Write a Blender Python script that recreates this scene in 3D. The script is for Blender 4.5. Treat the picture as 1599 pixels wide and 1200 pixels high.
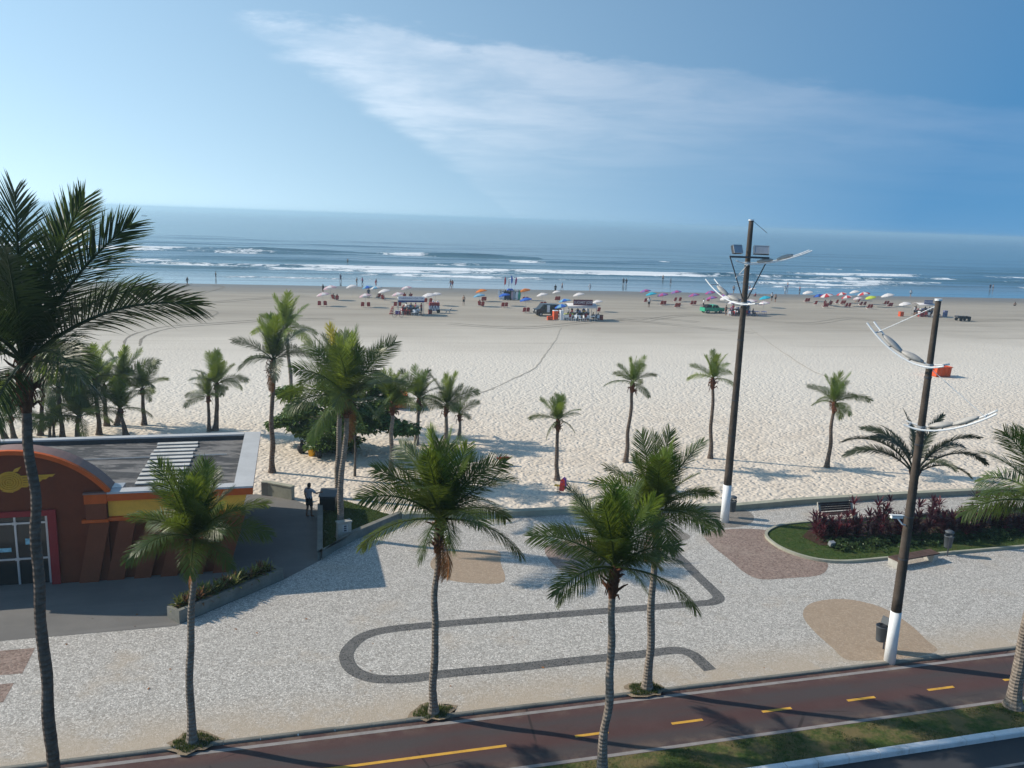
import bpy, bmesh, math, random
from math import sin, cos, pi, radians as R_, atan2, sqrt, hypot
from mathutils import Vector as V, Matrix, Euler, noise as mnoise
random.seed(7)
SC = bpy.context.scene
for o in list(bpy.data.objects): bpy.data.objects.remove(o)
COL = SC.collection

# ------------------------------------------------------------------ camera
F_PX, CAM_H, ROLL, Y_HOR = 1290.0, 14.5, atan2(52, 1459), 343.0
PITCH = atan2((600 - Y_HOR) * cos(ROLL), F_PX)
_f = V((0, cos(PITCH), -sin(PITCH))); _r0 = V((1, 0, 0)); _u0 = _r0.cross(_f)
_r = _r0 * cos(ROLL) + _u0 * sin(ROLL); _u = _u0 * cos(ROLL) - _r0 * sin(ROLL)
cam = bpy.data.objects.new('camera', bpy.data.cameras.new('camera')); COL.objects.link(cam)
cam.data.sensor_width = 36; cam.data.lens = F_PX / 1599 * 36
cam.data.clip_start = 0.3; cam.data.clip_end = 60000
m = Matrix((_r, _u, -_f)).transposed().to_4x4(); m.translation = V((0, 0, CAM_H)); cam.matrix_world = m
SC.camera = cam

# ------------------------------------------------------------------ sun, sky, exposure
SUN_EL = R_(33); SUN_AZ = R_(180 - 10.5)            # direction towards the sun, measured from +X
to_sun = V((cos(SUN_AZ) * cos(SUN_EL), sin(SUN_AZ) * cos(SUN_EL), sin(SUN_EL)))
sl = bpy.data.lights.new('sun', 'SUN'); sl.energy = 4.9; sl.angle = R_(0.53); sl.color = (1, 0.90, 0.765)
sun = bpy.data.objects.new('sun', sl); COL.objects.link(sun)
sun.rotation_euler = (-to_sun).to_track_quat('-Z', 'Y').to_euler(); sun.location = to_sun * 50
W = bpy.data.worlds.new('World'); SC.world = W; W.use_nodes = True
def world():
    nt = W.node_tree; N = nt.nodes; N.clear(); L = nt.links
    def nd(t, **k):
        n = N.new(t)
        for a, b in k.items(): setattr(n, a, b)
        return n
    def mth(op, a, b=None, c=None, clamp=False):
        n = nd('ShaderNodeMath', operation=op, use_clamp=clamp)
        for i, v in enumerate((a, b, c)):
            if v is None: continue
            if isinstance(v, (int, float)): n.inputs[i].default_value = v
            else: L.new(v, n.inputs[i])
        return n.outputs[0]
    tc = nd('ShaderNodeTexCoord'); sp = nd('ShaderNodeSeparateXYZ'); L.new(tc.outputs['Generated'], sp.inputs[0])
    # clear sky: the lowest, whitest degrees of the model are lifted away (the air over the sea is blue down to the water)
    zl = mth('MULTIPLY_ADD', mth('MAXIMUM', sp.outputs[2], 0.0), 0.45, 0.26)
    lift = nd('ShaderNodeCombineXYZ'); L.new(sp.outputs[0], lift.inputs[0]); L.new(sp.outputs[1], lift.inputs[1]); L.new(zl, lift.inputs[2])
    nrm = nd('ShaderNodeVectorMath', operation='NORMALIZE'); L.new(lift.outputs[0], nrm.inputs[0])
    sky = nd('ShaderNodeTexSky', sky_type='NISHITA', sun_disc=False, sun_elevation=SUN_EL,
             sun_rotation=pi / 2 - SUN_AZ, altitude=10, air_density=1.0, dust_density=0.4, ozone_density=3.0)
    L.new(nrm.outputs[0], sky.inputs[0])
    tint = nd('ShaderNodeMix', data_type='RGBA', blend_type='MULTIPLY'); tint.inputs[0].default_value = 1
    L.new(sky.outputs[0], tint.inputs[6]); tint.inputs[7].default_value = (.64, 1.15, 1.33, 1)
    # thin sea haze, brighter towards the sun and towards the horizon
    dt = nd('ShaderNodeVectorMath', operation='DOT_PRODUCT'); L.new(tc.outputs['Generated'], dt.inputs[0]); dt.inputs[1].default_value = to_sun
    veil = mth('DIVIDE', mth('MAXIMUM', mth('ADD', dt.outputs['Value'], .2), 0.0), mth('ADD', mth('MAXIMUM', sp.outputs[2], 0.0), .17))
    vc = nd('ShaderNodeMix', data_type='RGBA', blend_type='ADD'); vc.inputs[0].default_value = 1
    vm = nd('ShaderNodeVectorMath', operation='SCALE'); vm.inputs[0].default_value = (1.36, 1.34, .86); L.new(veil, vm.inputs['Scale'])
    L.new(tint.outputs[2], vc.inputs[6]); L.new(vm.outputs[0], vc.inputs[7])
    z = mth('MAXIMUM', sp.outputs[2], 0.004)
    u = mth('DIVIDE', sp.outputs[0], z); v = mth('DIVIDE', sp.outputs[1], z)
    cb = nd('ShaderNodeCombineXYZ'); L.new(mth('MULTIPLY', mth('ARCTAN2', sp.outputs[0], sp.outputs[1]), 6.0), cb.inputs[0]); L.new(mth('MULTIPLY', mth('LOGARITHM', mth('MAXIMUM', v, .05), 2.718), 4.0), cb.inputs[1])
    def noise(scale, det, rough, vec=None, sx=1.0, sy=1.0, dist=0.0):
        mp = nd('ShaderNodeMapping'); mp.inputs['Scale'].default_value = (sx, sy, 1); L.new(vec or cb.outputs[0], mp.inputs[0])
        n = nd('ShaderNodeTexNoise'); n.inputs['Scale'].default_value = scale; n.inputs['Detail'].default_value = det
        n.inputs['Roughness'].default_value = rough; n.inputs['Distortion'].default_value = dist
        L.new(mp.outputs[0], n.inputs['Vector']); return n.outputs[0]
    wob = mth('MULTIPLY', mth('SUBTRACT', noise(1.6, 6, .62, sx=1, sy=1), .5), 1.8)
    near = mth('ADD', mth('SUBTRACT', v, mth('ADD', mth('MULTIPLY', u, .43), 5.15)), wob)      # >0 beyond the deck's near edge
    left = mth('ADD', mth('ADD', u, 1.55), mth('MULTIPLY', wob, .5))
    def ramp(x, a, b):
        n = nd('ShaderNodeMapRange', interpolation_type='SMOOTHERSTEP'); L.new(x, n.inputs[0])
        n.inputs[1].default_value = a; n.inputs[2].default_value = b; return n.outputs[0]
    deck = mth('MULTIPLY', ramp(near, -.2, .4), ramp(left, -.15, .5))
    thick = ramp(noise(1.1, 7, .58, sx=1, sy=1.0, dist=.4), .22, .78)
    fine = ramp(noise(7, 6, .66, sx=1, sy=1.5, dist=.3), .25, .85)
    dens = mth('MULTIPLY', deck, mth('ADD', mth('ADD', mth('MULTIPLY', thick, .46), .22), mth('MULTIPLY', fine, .08)))
    fade = ramp(sp.outputs[2], .015, .13)
    dens = mth('MULTIPLY', dens, mth('ADD', mth('MULTIPLY', fade, .85), .15), clamp=True)
    dens = mth('MULTIPLY', dens, mth('MINIMUM', mth('MAXIMUM', mth('MULTIPLY_ADD', u, -.22, 1.12), .5), 1.5))       # the sheet thins out to the right
    lit = mth('MULTIPLY', dens, mth('ADD', mth('MULTIPLY', mth('MAXIMUM', dt.outputs['Value'], -.3), .75), .62))
    cs = nd('ShaderNodeVectorMath', operation='SCALE'); cs.inputs[0].default_value = (4.2, 3.4, 2.7); L.new(lit, cs.inputs['Scale'])
    mix = nd('ShaderNodeMix', data_type='RGBA', blend_type='ADD'); mix.inputs[0].default_value = 1; L.new(vc.outputs[2], mix.inputs[6]); L.new(cs.outputs[0], mix.inputs[7])
    bg = nd('ShaderNodeBackground'); L.new(mix.outputs[2], bg.inputs[0]); bg.inputs[1].default_value = 0.1
    out = nd('ShaderNodeOutputWorld'); L.new(bg.outputs[0], out.inputs[0])
world()
vs = SC.view_settings; vs.view_transform = 'Standard'; vs.look = 'None'; vs.gamma = 1; vs.exposure = 0.0; vs.use_curve_mapping = False
SC.render.engine = 'CYCLES'; SC.render.resolution_x = 1024; SC.render.resolution_y = 768
SC.cycles.transparent_max_bounces = 12; SC.cycles.max_bounces = 6; SC.cycles.volume_bounces = 1
SC.cycles.use_denoising = True

# ------------------------------------------------------------------ survey helpers
def ray(x, y): return _r * ((x - 799.5) / F_PX) - _u * ((y - 600) / F_PX) + _f
def g(x, y, z=0.0):                       # the ground point seen at a picture position
    d = ray(x, y); t = (z - CAM_H) / d.z; return V((0, 0, CAM_H)) + d * t
def at(x, y, Y):                          # the point of the vertical plane Y = const seen there
    d = ray(x, y); return V((0, 0, CAM_H)) + d * (Y / d.y)
A15, A12 = R_(15), R_(12)
def L(s, n, z=0.0): return V((s * cos(A15) - n * sin(A15), s * sin(A15) + n * cos(A15), z))   # street frame
def S(s, n, z=0.0): return V((s * cos(A12) - n * sin(A12), s * sin(A12) + n * cos(A12), z))   # shore frame

# ------------------------------------------------------------------ materials
MATS = {}
class NT:
    def __init__(self, name):
        self.m = bpy.data.materials.new(name); self.m.use_nodes = True; self.t = self.m.node_tree; self.N = self.t.nodes; self.Lk = self.t.links
        self.b = self.N['Principled BSDF']; self.out = self.N['Material Output']; MATS[name] = self.m
    def nd(self, t, **k):
        n = self.N.new(t)
        for a, b in k.items(): setattr(n, a, b)
        return n
    def set(self, sock, v):
        if isinstance(v, bpy.types.NodeSocket): self.Lk.new(v, sock)
        elif isinstance(v, (int, float)): sock.default_value = v
        else: sock.default_value = (*v, 1) if len(v) == 3 and len(sock.default_value) == 4 else v
    def math(self, op, a, b=None, c=None, clamp=False):
        n = self.nd('ShaderNodeMath', operation=op, use_clamp=clamp)
        for i, v in enumerate((a, b, c)):
            if v is not None: self.set(n.inputs[i], v)
        return n.outputs[0]
    def coord(self, which='Object'):
        if which == 'World': return self.nd('ShaderNodeNewGeometry').outputs['Position']
        return self.nd('ShaderNodeTexCoord').outputs[which]
    def map(self, vec, scale=(1, 1, 1), rot=(0, 0, 0)):
        n = self.nd('ShaderNodeMapping'); n.inputs['Scale'].default_value = scale; n.inputs['Rotation'].default_value = rot; self.Lk.new(vec, n.inputs[0]); return n.outputs[0]
    def noise(self, vec, scale, det=4, rough=.55, dist=0.0):
        n = self.nd('ShaderNodeTexNoise'); self.Lk.new(vec, n.inputs['Vector']); n.inputs['Scale'].default_value = scale
        n.inputs['Detail'].default_value = det; n.inputs['Roughness'].default_value = rough; n.inputs['Distortion'].default_value = dist; return n.outputs[0]
    def vor(self, vec, scale, feature='F1', rnd=1.0):
        n = self.nd('ShaderNodeTexVoronoi', feature=feature); self.Lk.new(vec, n.inputs['Vector']); n.inputs['Scale'].default_value = scale
        n.inputs['Randomness'].default_value = rnd; return n
    def ramp(self, x, a, b, lo=0.0, hi=1.0, smooth=True):
        n = self.nd('ShaderNodeMapRange', interpolation_type='SMOOTHSTEP' if smooth else 'LINEAR'); self.set(n.inputs[0], x)
        n.inputs[1].default_value = a; n.inputs[2].default_value = b; n.inputs[3].default_value = lo; n.inputs[4].default_value = hi; return n.outputs[0]
    def mix(self, f, a, b):
        n = self.nd('ShaderNodeMix', data_type='RGBA'); self.set(n.inputs[0], f); self.set(n.inputs[6], a); self.set(n.inputs[7], b); return n.outputs[2]
    def sep(self, vec):
        n = self.nd('ShaderNodeSeparateXYZ'); self.Lk.new(vec, n.inputs[0]); return n.outputs
    def bump(self, h, strength=.5, dist=.02, prev=None):
        n = self.nd('ShaderNodeBump'); self.set(n.inputs['Height'], h); n.inputs['Strength'].default_value = strength; n.inputs['Distance'].default_value = dist
        if prev is not None: self.Lk.new(prev, n.inputs['Normal'])
        self.Lk.new(n.outputs[0], self.b.inputs['Normal']); return n.outputs[0]
    def fin(self, col=None, rough=None, spec=None, metal=None):
        if col is not None: self.set(self.b.inputs['Base Color'], col)
        if rough is not None: self.set(self.b.inputs['Roughness'], rough)
        if spec is not None: self.set(self.b.inputs['Specular IOR Level'], spec)
        if metal is not None: self.set(self.b.inputs['Metallic'], metal)
        return self.m
def mul(c, k): return tuple(min(1, x * k) for x in c)
def plain(name, c, rough=.6, spec=.3, var=.18, scale=6, bump=.15, bscale=30, bdist=.01, metal=0.0, dirt=None, coord='Object'):
    t = NT(name); v = t.coord(coord)
    n1 = t.noise(v, scale, 5, .6); n2 = t.noise(v, scale * 7, 3, .6)
    f = t.math('ADD', t.math('MULTIPLY', n1, .7), t.math('MULTIPLY', n2, .3))
    col = t.mix(t.ramp(f, .3, .7), mul(c, 1 - var), mul(c, 1 + var))
    if dirt: col = t.mix(t.ramp(t.noise(v, scale * .4, 6, .7), .5, .75, 0, dirt[1]), col, dirt[0])
    if bump: t.bump(t.noise(v, bscale, 4, .6), bump, bdist)
    return t.fin(col, rough, spec, metal)

def m_sand():
    t = NT('sand'); p = t.coord('World'); q = t.map(p, rot=(0, 0, -A12)); n = t.sep(q)[1]; s = t.sep(q)[0]
    big = t.noise(p, .05, 5, .6); mid = t.noise(p, .5, 4, .6); fine = t.noise(p, 6, 4, .7)
    dry = t.mix(t.ramp(mid, .3, .7), (.60, .515, .42), (.69, .605, .505))
    grey = t.mix(t.ramp(t.noise(t.map(q, (.02, .16, 1)), 1, 6, .65), .3, .7), (.30, .262, .212), (.395, .35, .285))
    nn = t.math('ADD', n, t.math('MULTIPLY', t.math('SUBTRACT', big, .5), 30))
    col = t.mix(t.ramp(nn, 48, 74), dry, t.mix(t.ramp(nn, 74, 128), (.655, .60, .52), grey))
    wet = t.ramp(t.math('ADD', n, t.math('MULTIPLY', t.math('SUBTRACT', t.noise(t.map(q, (.015, .1, 1)), 1, 4, .6), .5), 14)), 148, 171)
    col = t.mix(wet, col, (.17, .155, .135))
    # long faint drag bands left by wheels and tide on the hard sand
    bands = t.noise(t.map(q, (.012, .55, 1)), 1, 5, .7, .8)
    col = t.mix(t.math('MULTIPLY', t.ramp(bands, .52, .72), t.ramp(n, 78, 110, 0, .55)), col, (.26, .225, .18))
    shade_specks = t.math('MULTIPLY', t.ramp(t.noise(p, 4.2, 3, .55), .60, .70), t.ramp(nn, 60, 112, 1, .15))  # shadows inside the footprints, painted into the sand colour as dark specks
    col = t.mix(t.math('MULTIPLY', shade_specks, .42), col, (.27, .225, .18))
    soft = t.ramp(nn, 60, 112, 1, 0)
    warp = t.nd('ShaderNodeMix', data_type='VECTOR'); warp.inputs[0].default_value = .12
    t.Lk.new(p, warp.inputs[4]); nz = t.nd('ShaderNodeTexNoise'); nz.inputs['Scale'].default_value = 1.7; t.Lk.new(p, nz.inputs['Vector']); t.Lk.new(nz.outputs[1], warp.inputs[5])
    v1 = t.vor(warp.outputs[1], 5.0, 'SMOOTH_F1'); v2 = t.vor(t.map(warp.outputs[1], rot=(0, 0, .7)), 3.0, 'SMOOTH_F1')
    h = t.math('ADD', t.math('MULTIPLY', t.ramp(v1.outputs['Distance'], .05, .5), .6), t.math('MULTIPLY', t.ramp(v2.outputs['Distance'], .05, .55), .6))
    h = t.math('ADD', h, t.math('MULTIPLY', mid, .45))
    h = t.math('MULTIPLY', h, t.math('ADD', t.math('MULTIPLY', soft, .93), .07))
    h = t.math('ADD', h, t.math('MULTIPLY', fine, .12))
    t.bump(h, .75, .10)
    return t.fin(col, t.math('SUBTRACT', .95, t.math('MULTIPLY', wet, .45)), .2)
def m_mosaic(name, c1, c2, grout, scale=13.0, dirt=True, stain=(.5, .42, .33)):
    t = NT(name); p = t.coord('World')
    a = t.vor(p, scale); e = t.vor(p, scale, 'DISTANCE_TO_EDGE')
    hs = t.sep(a.outputs['Color'])[0]
    col = t.mix(hs, c1, c2)
    patch = t.noise(p, .35, 5, .65); med = t.noise(p, 2.2, 4, .65)
    col = t.mix(t.ramp(med, .35, .75, 0, .18), col, mul(c1, .75))
    edge = t.ramp(e.outputs['Distance'], .02, .11)
    col = t.mix(t.ramp(edge, 0, 1, .75, 0), col, grout)
    if dirt:
        q = t.map(p, rot=(0, 0, -A15)); n = t.sep(q)[1]
        # sand blown and trodden along the cycle path kerb, and patches elsewhere
        kerb = t.math('MULTIPLY', t.ramp(n, 21.9, 24.3, 1, 0), t.ramp(t.noise(p, .55, 5, .7), .24, .56))
        gen = t.ramp(patch, .53, .76, 0, .55)
        col = t.mix(t.math('MAXIMUM', t.math('MULTIPLY', kerb, .85), gen, clamp=True), col, stain)
    t.bump(t.math('ADD', edge, t.math('MULTIPLY', hs, .5)), .55, .012)
    return t.fin(col, .75, .25)
def m_sea():
    t = NT('sea_water'); p = t.coord('World'); q = t.map(p, rot=(0, 0, -A12)); n = t.sep(q)[1]
    at_ = t.nd('ShaderNodeAttribute', attribute_name='foam').outputs['Fac']
    fn = t.noise(t.map(q, (.22, .30, 1)), 1, 7, .74, .8); fn2 = t.noise(t.map(q, (.05, .14, 1)), 1, 3, .6)
    foam = t.ramp(t.math('ADD', at_, t.math('MULTIPLY', t.math('SUBTRACT', t.math('ADD', t.math('MULTIPLY', fn, .65), t.math('MULTIPLY', fn2, .35)), .5), 2.6)), .44, .66)
    foam = t.math('MULTIPLY', foam, t.ramp(at_, .02, .15))
    shallow = t.ramp(n, 172, 240, 1, 0)
    col = t.mix(shallow, (.042, .12, .178), (.15, .18, .18))
    col = t.mix(t.ramp(t.noise(t.map(q, (.006, .03, 1)), 1, 4, .6), .35, .7), col, (.065, .155, .195))
    col = t.mix(foam, col, (.82, .84, .85))
    w1 = t.noise(t.map(q, (.10, .45, 1)), 1, 5, .62, .3); w2 = t.noise(t.map(q, (.8, 2.6, 1)), 1, 4, .6); w3 = t.noise(t.map(q, (.012, .07, 1)), 1, 4, .6, .4)
    calm = t.ramp(n, 176, 214, .12, 1)
    h = t.math('MULTIPLY', t.math('ADD', t.math('ADD', t.math('MULTIPLY', w1, .55), t.math('MULTIPLY', w2, .1)), t.math('MULTIPLY', w3, 1.6)), calm)
    h = t.math('ADD', h, t.math('MULTIPLY', foam, .25))
    t.bump(h, .6, .7)
    return t.fin(col, t.math('ADD', t.math('MULTIPLY', foam, .6), t.ramp(n, 180, 230, .1, .2)), .5)
def m_grass():
    t = NT('grass'); p = t.coord('World')
    a = t.noise(p, 1.1, 5, .7); b = t.noise(p, 9, 3, .6)
    c = t.mix(t.ramp(b, .3, .7), (.035, .062, .015), (.07, .095, .026))
    c = t.mix(t.ramp(a, .40, .62, 0, .85), c, (.165, .125, .06)); t.bump(b, .8, .04)
    return t.fin(c, .9, .1)
def m_lawn():
    t = NT('lawn_grass'); p = t.coord('World')
    a = t.noise(p, 1.3, 5, .7); b = t.noise(p, 9, 3, .6)
    c = t.mix(t.ramp(b, .3, .7), (.028, .056, .012), (.058, .088, .022))
    c = t.mix(t.ramp(a, .47, .68, 0, .65), c, (.095, .092, .035)); t.bump(b, .8, .04)
    return t.fin(c, .9, .1)
def m_leaf(name, c1, c2, trans, tmix=.38, rough=.42, coord_scale=2.0):
    t = NT(name); oi = t.nd('ShaderNodeObjectInfo').outputs['Random']; n = t.noise(t.coord('Object'), coord_scale, 3, .6)
    f = t.math('ADD', t.math('MULTIPLY', oi, .6), t.math('MULTIPLY', n, .4)); col = t.mix(f, c1, c2)
    t.fin(col, rough, .35)
    tr = t.nd('ShaderNodeBsdfTranslucent'); t.set(tr.inputs[0], t.mix(f, mul(trans, .7), trans))
    mx = t.nd('ShaderNodeMixShader'); mx.inputs[0].default_value = tmix
    t.Lk.new(t.b.outputs[0], mx.inputs[1]); t.Lk.new(tr.outputs[0], mx.inputs[2]); t.Lk.new(mx.outputs[0], t.out.inputs[0]); return t.m
def m_trunk(name, c1, c2, ring=9.0):
    t = NT(name); v = t.coord('Object'); z = t.sep(v)[2]
    w = t.math('SINE', t.math('MULTIPLY', t.math('ADD', z, t.math('MULTIPLY', t.noise(v, 3, 2, .5), .1)), ring * 2 * pi))
    n = t.noise(v, 5, 6, .7); col = t.mix(t.ramp(n, .3, .7), c1, c2)
    col = t.mix(t.math('MULTIPLY', t.ramp(w, .6, 1, 0, .42), t.ramp(t.noise(v, 2.2, 4, .6), .3, .65)), col, mul(c1, .5)); col = t.mix(t.ramp(t.noise(v, 1.3, 5, .7), .52, .7, 0, .5), col, mul(c2, 1.25)); t.bump(t.math('ADD', t.math('MULTIPLY', w, .5), n), .7, .03)
    return t.fin(col, .9, .15)
def m_roof():
    t = NT('roof_membrane'); v = t.coord('World')
    a = t.noise(t.map(v, (.35, 1.2, 1)), 1, 6, .72, .5); b = t.noise(v, 3.2, 5, .7)
    c = t.mix(t.ramp(b, .3, .7), (.04, .04, .042), (.065, .063, .063))
    c = t.mix(t.ramp(a, .47, .56, 0, .9), c, (.20, .188, .178)); c = t.mix(t.ramp(t.noise(t.map(v, (.9, 2.4, 1)), 1, 5, .7), .5, .62, 0, .6), c, (.035, .035, .038)); t.bump(b, .4, .02); return t.fin(c, .8, .3)
def m_asphalt(name, c, patch, ps=.25):
    t = NT(name); v = t.coord('World'); a = t.noise(t.map(v, (1, 1, 1), (0, 0, -A15)), ps, 5, .6); b = t.noise(v, 45, 3, .7); d = t.noise(t.map(t.map(v, rot=(0, 0, -A15)), (.12, 1.6, 1)), 1, 4, .6)
    col = t.mix(t.ramp(a, .35, .7), c, patch); col = t.mix(t.ramp(b, .35, .75, 0, .35), col, mul(c, 1.8)); col = t.mix(t.ramp(d, .5, .8, 0, .4), col, mul(patch, 1.35))
    t.bump(b, .4, .008); return t.fin(col, .85, .25)
m_sand(); m_sea(); m_grass(); m_lawn(); m_roof()
m_mosaic('white_mosaic', (.35, .328, .296), (.80, .755, .69), (.20, .18, .155), scale=19.0, stain=(.46, .375, .28))
m_mosaic('black_mosaic', (.055, .055, .058), (.15, .148, .145), (.20, .19, .17), dirt=False)
m_mosaic('tan_mosaic', (.35, .255, .175), (.46, .35, .25), (.30, .24, .18), dirt=False)
m_mosaic('red_mosaic', (.165, .105, .083), (.37, .27, .225), (.27, .22, .185), stain=(.48, .41, .33))
m_mosaic('grey_mosaic', (.20, .18, .155), (.30, .27, .235), (.2, .18, .16), dirt=False)
def m_cycle():
    t = NT('cycle_asphalt'); p = t.coord('World'); q = t.map(p, rot=(0, 0, -A15)); n = t.sep(q)[1]; s_ = t.sep(q)[0]
    d = t.math('ABSOLUTE', t.math('SUBTRACT', t.math('ABSOLUTE', t.math('SUBTRACT', n, 20.1)), .62))          # the two wheel lines
    wear = t.math('MULTIPLY', t.ramp(d, .12, .55, 1, 0), t.ramp(t.noise(t.map(q, (.22, 1.2, 1)), 1, 5, .65), .25, .6))
    red = t.mix(t.ramp(t.noise(p, .5, 5, .65), .3, .7), (.072, .036, .034), (.088, .048, .045))
    col = t.mix(wear, red, (.062, .052, .052))
    col = t.mix(t.ramp(t.noise(t.map(q, (.35, 1.0, 1)), 1, 6, .7), .58, .72, 0, .6), col, (.052, .032, .031))
    edge = t.math('MULTIPLY', t.ramp(n, 21.0, 21.7), t.ramp(t.noise(p, 1.3, 5, .7), .42, .65)); edge2 = t.math('MULTIPLY', t.ramp(n, 19.7, 19.0), t.ramp(t.noise(p, 1.1, 5, .7), .42, .65))
    col = t.mix(t.math('MULTIPLY', t.math('MAXIMUM', edge, edge2), .55), col, (.22, .17, .125))               # blown sand
    e = t.vor(t.map(q, (.45, .8, 1)), .55, 'DISTANCE_TO_EDGE'); crack = t.math('MULTIPLY', t.ramp(e.outputs['Distance'], .004, .012, 1, 0), t.ramp(t.noise(p, .35, 2, .5), .5, .6))
    col = t.mix(t.math('MULTIPLY', crack, .7), col, (.02, .016, .016)); b = t.noise(p, 45, 3, .7); col = t.mix(t.ramp(b, .4, .75, 0, .3), col, (.12, .09, .085)); t.bump(b, .4, .008); return t.fin(col, .85, .25)
m_cycle(); m_asphalt('road_asphalt', (.040, .042, .047), (.055, .055, .058)); m_asphalt('terrace_concrete', (.135, .13, .123), (.175, .167, .155), .5)
plain('concrete', (.40, .385, .345), .85, .2, .2, 1.5, .3, 25, dirt=((.22, .21, .18), .6)); plain('wall_concrete', (.34, .335, .265), .85, .2, .15, 1.2, .3, 25, dirt=((.19, .19, .15), .6))
plain('planter_concrete', (.20, .195, .17), .88, .2, .2, 1.5, .3, 25, dirt=((.10, .10, .09), .6))
plain('kerb_paint', (.72, .73, .74), .6, .3, .08, 3, .25, 20, dirt=((.35, .34, .32), .7)); plain('edge_paint', (.27, .25, .24), .8, .2, .14, 2, .2, 30, dirt=((.15, .12, .11), .85), coord='World')
plain('yellow_paint', (.62, .34, .05), .7, .3, .1, 4, .2, 30, dirt=((.25, .14, .05), .5), coord='World'); plain('white_paint', (.78, .79, .79), .5, .4, .05, 3, .12, 20, dirt=((.5, .48, .45), .35)); plain('soil', (.06, .036, .026), .95, .1, .3, 5, .8, 18, .04)
plain('pit_earth', (.27, .21, .145), .95, .1, .35, 4, .8, 18, .04); plain('brown_render', (.165, .040, .018), .85, .2, .1, 1.2, .2, 40, dirt=((.11, .038, .024), .5)); plain('brown_light', (.20, .058, .028), .85, .2, .1, 1.5, .2, 40)
plain('arch_cap', (.24, .15, .13), .7, .3, .15, 1.2, .15, 30); plain('orange_render', (.56, .105, .022), .8, .2, .1, 2, .15, 40); plain('yellow_render', (.82, .44, .065), .8, .2, .1, 1.5, .15, 40, dirt=((.55, .28, .05), .5))
plain('red_frame', (.27, .012, .018), .5, .4, .1, 2, .05); plain('emblem_yellow', (.58, .31, .03), .6, .3, .1, 4, .1); plain('coping_white', (.46, .465, .47), .7, .3, .08, 1.2, .15, 20, dirt=((.42, .42, .41), .6))
plain('slab_white', (.56, .55, .52), .8, .2, .12, 2, .2, 20, dirt=((.30, .29, .27), .7)); plain('alu', (.60, .61, .62), .4, .5, .05, 5, 0, metal=.6); plain('dark_interior', (.02, .02, .022), .8, .2)
plain('poster', (.30, .55, .62), .6, .3, .3, 8, 0); plain('pole_wood', (.075, .058, .046), .85, .2, .3, 2, .4, 14, .02, dirt=((.15, .13, .11), .6)); plain('galv', (.42, .43, .44), .45, .5, .12, 4, .1, metal=.5)
plain('lamp_body', (.40, .38, .35), .5, .4, .2, 4, .1); plain('dark_metal', (.05, .052, .06), .5, .4, .2, 4, .1); plain('flood_glass', (.30, .33, .38), .12, .6, .1, 4, 0)
plain('bin_grey', (.075, .085, .095), .5, .4, .12, 4, .1); plain('black_plastic', (.014, .014, .016), .45, .4, .3, 4, .1); plain('bench_wood', (.10, .062, .05), .75, .25, .25, 4, .4, 16); plain('bench_wood_dark', (.055, .028, .026), .75, .25, .25, 4, .4, 16)
plain('skip_orange', (.62, .085, .018), .6, .3, .15, 1.5, .2, 12, dirt=((.30, .06, .02), .4)); plain('yellow_plastic', (.75, .42, .015), .45, .4, .08); plain('red_plastic', (.42, .03, .03), .45, .4, .12); plain('blue_plastic', (.03, .09, .42), .45, .4, .12); plain('white_plastic', (.78, .79, .80), .45, .4, .05)
plain('purple_plastic', (.16, .06, .30), .45, .4, .1); plain('rust', (.16, .06, .03), .85, .2, .3, 4, .4, 20); plain('fibre', (.13, .055, .032), .95, .1, .45, 9, .7, 25, .03); plain('dry_frond', (.30, .13, .045), .9, .1, .35, 5, .3)
plain('skin_a', (.36, .20, .13), .55, .35, .08); plain('skin_b', (.20, .105, .065), .55, .35, .08); plain('hair', (.02, .015, .012), .6, .3, .3); plain('cloth_grey', (.36, .37, .40), .9, .1, .1); plain('cloth_black', (.02, .02, .025), .9, .1, .2); plain('cloth_white', (.72, .72, .72), .9, .1, .05); plain('cloth_red', (.36, .03, .04), .9, .1, .1); plain('cloth_blue', (.04, .08, .28), .9, .1, .1); plain('cloth_pink', (.55, .16, .30), .9, .1, .1); plain('cloth_navy', (.03, .04, .09), .9, .1, .1)
for nm, c in dict(um_white=(.80, .77, .77), um_pink=(.72, .52, .58), um_blue=(.04, .15, .60), um_lblue=(.22, .47, .66), um_turq=(.03, .45, .62), um_orange=(.78, .24, .04), um_purple=(.25, .17, .46), um_magenta=(.45, .09, .26), um_red=(.62, .05, .06), um_navy=(.03, .05, .26), um_lime=(.60, .72, .08)).items():
    t_ = NT(nm); t_.fin(t_.mix(t_.noise(t_.coord('Object'), 3, 3, .6), mul(c, .88), c), .8, .2)
    tr_ = t_.nd('ShaderNodeBsdfTranslucent'); tr_.inputs[0].default_value = (*c, 1); mx_ = t_.nd('ShaderNodeMixShader'); mx_.inputs[0].default_value = .3
    t_.Lk.new(t_.b.outputs[0], mx_.inputs[1]); t_.Lk.new(tr_.outputs[0], mx_.inputs[2]); t_.Lk.new(mx_.outputs[0], t_.out.inputs[0])
plain('chair_red', (.30, .035, .03), .8, .2, .12); plain('sign_maroon', (.13, .022, .045), .6, .3, .08); plain('sign_white', (.72, .72, .76), .6, .3, .05); plain('sign_blue', (.14, .15, .27), .6, .3, .08); plain('glyph_blue', (.20, .22, .34), .6, .3, .05); plain('glyph_white', (.75, .73, .76), .6, .3, .05)
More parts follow.
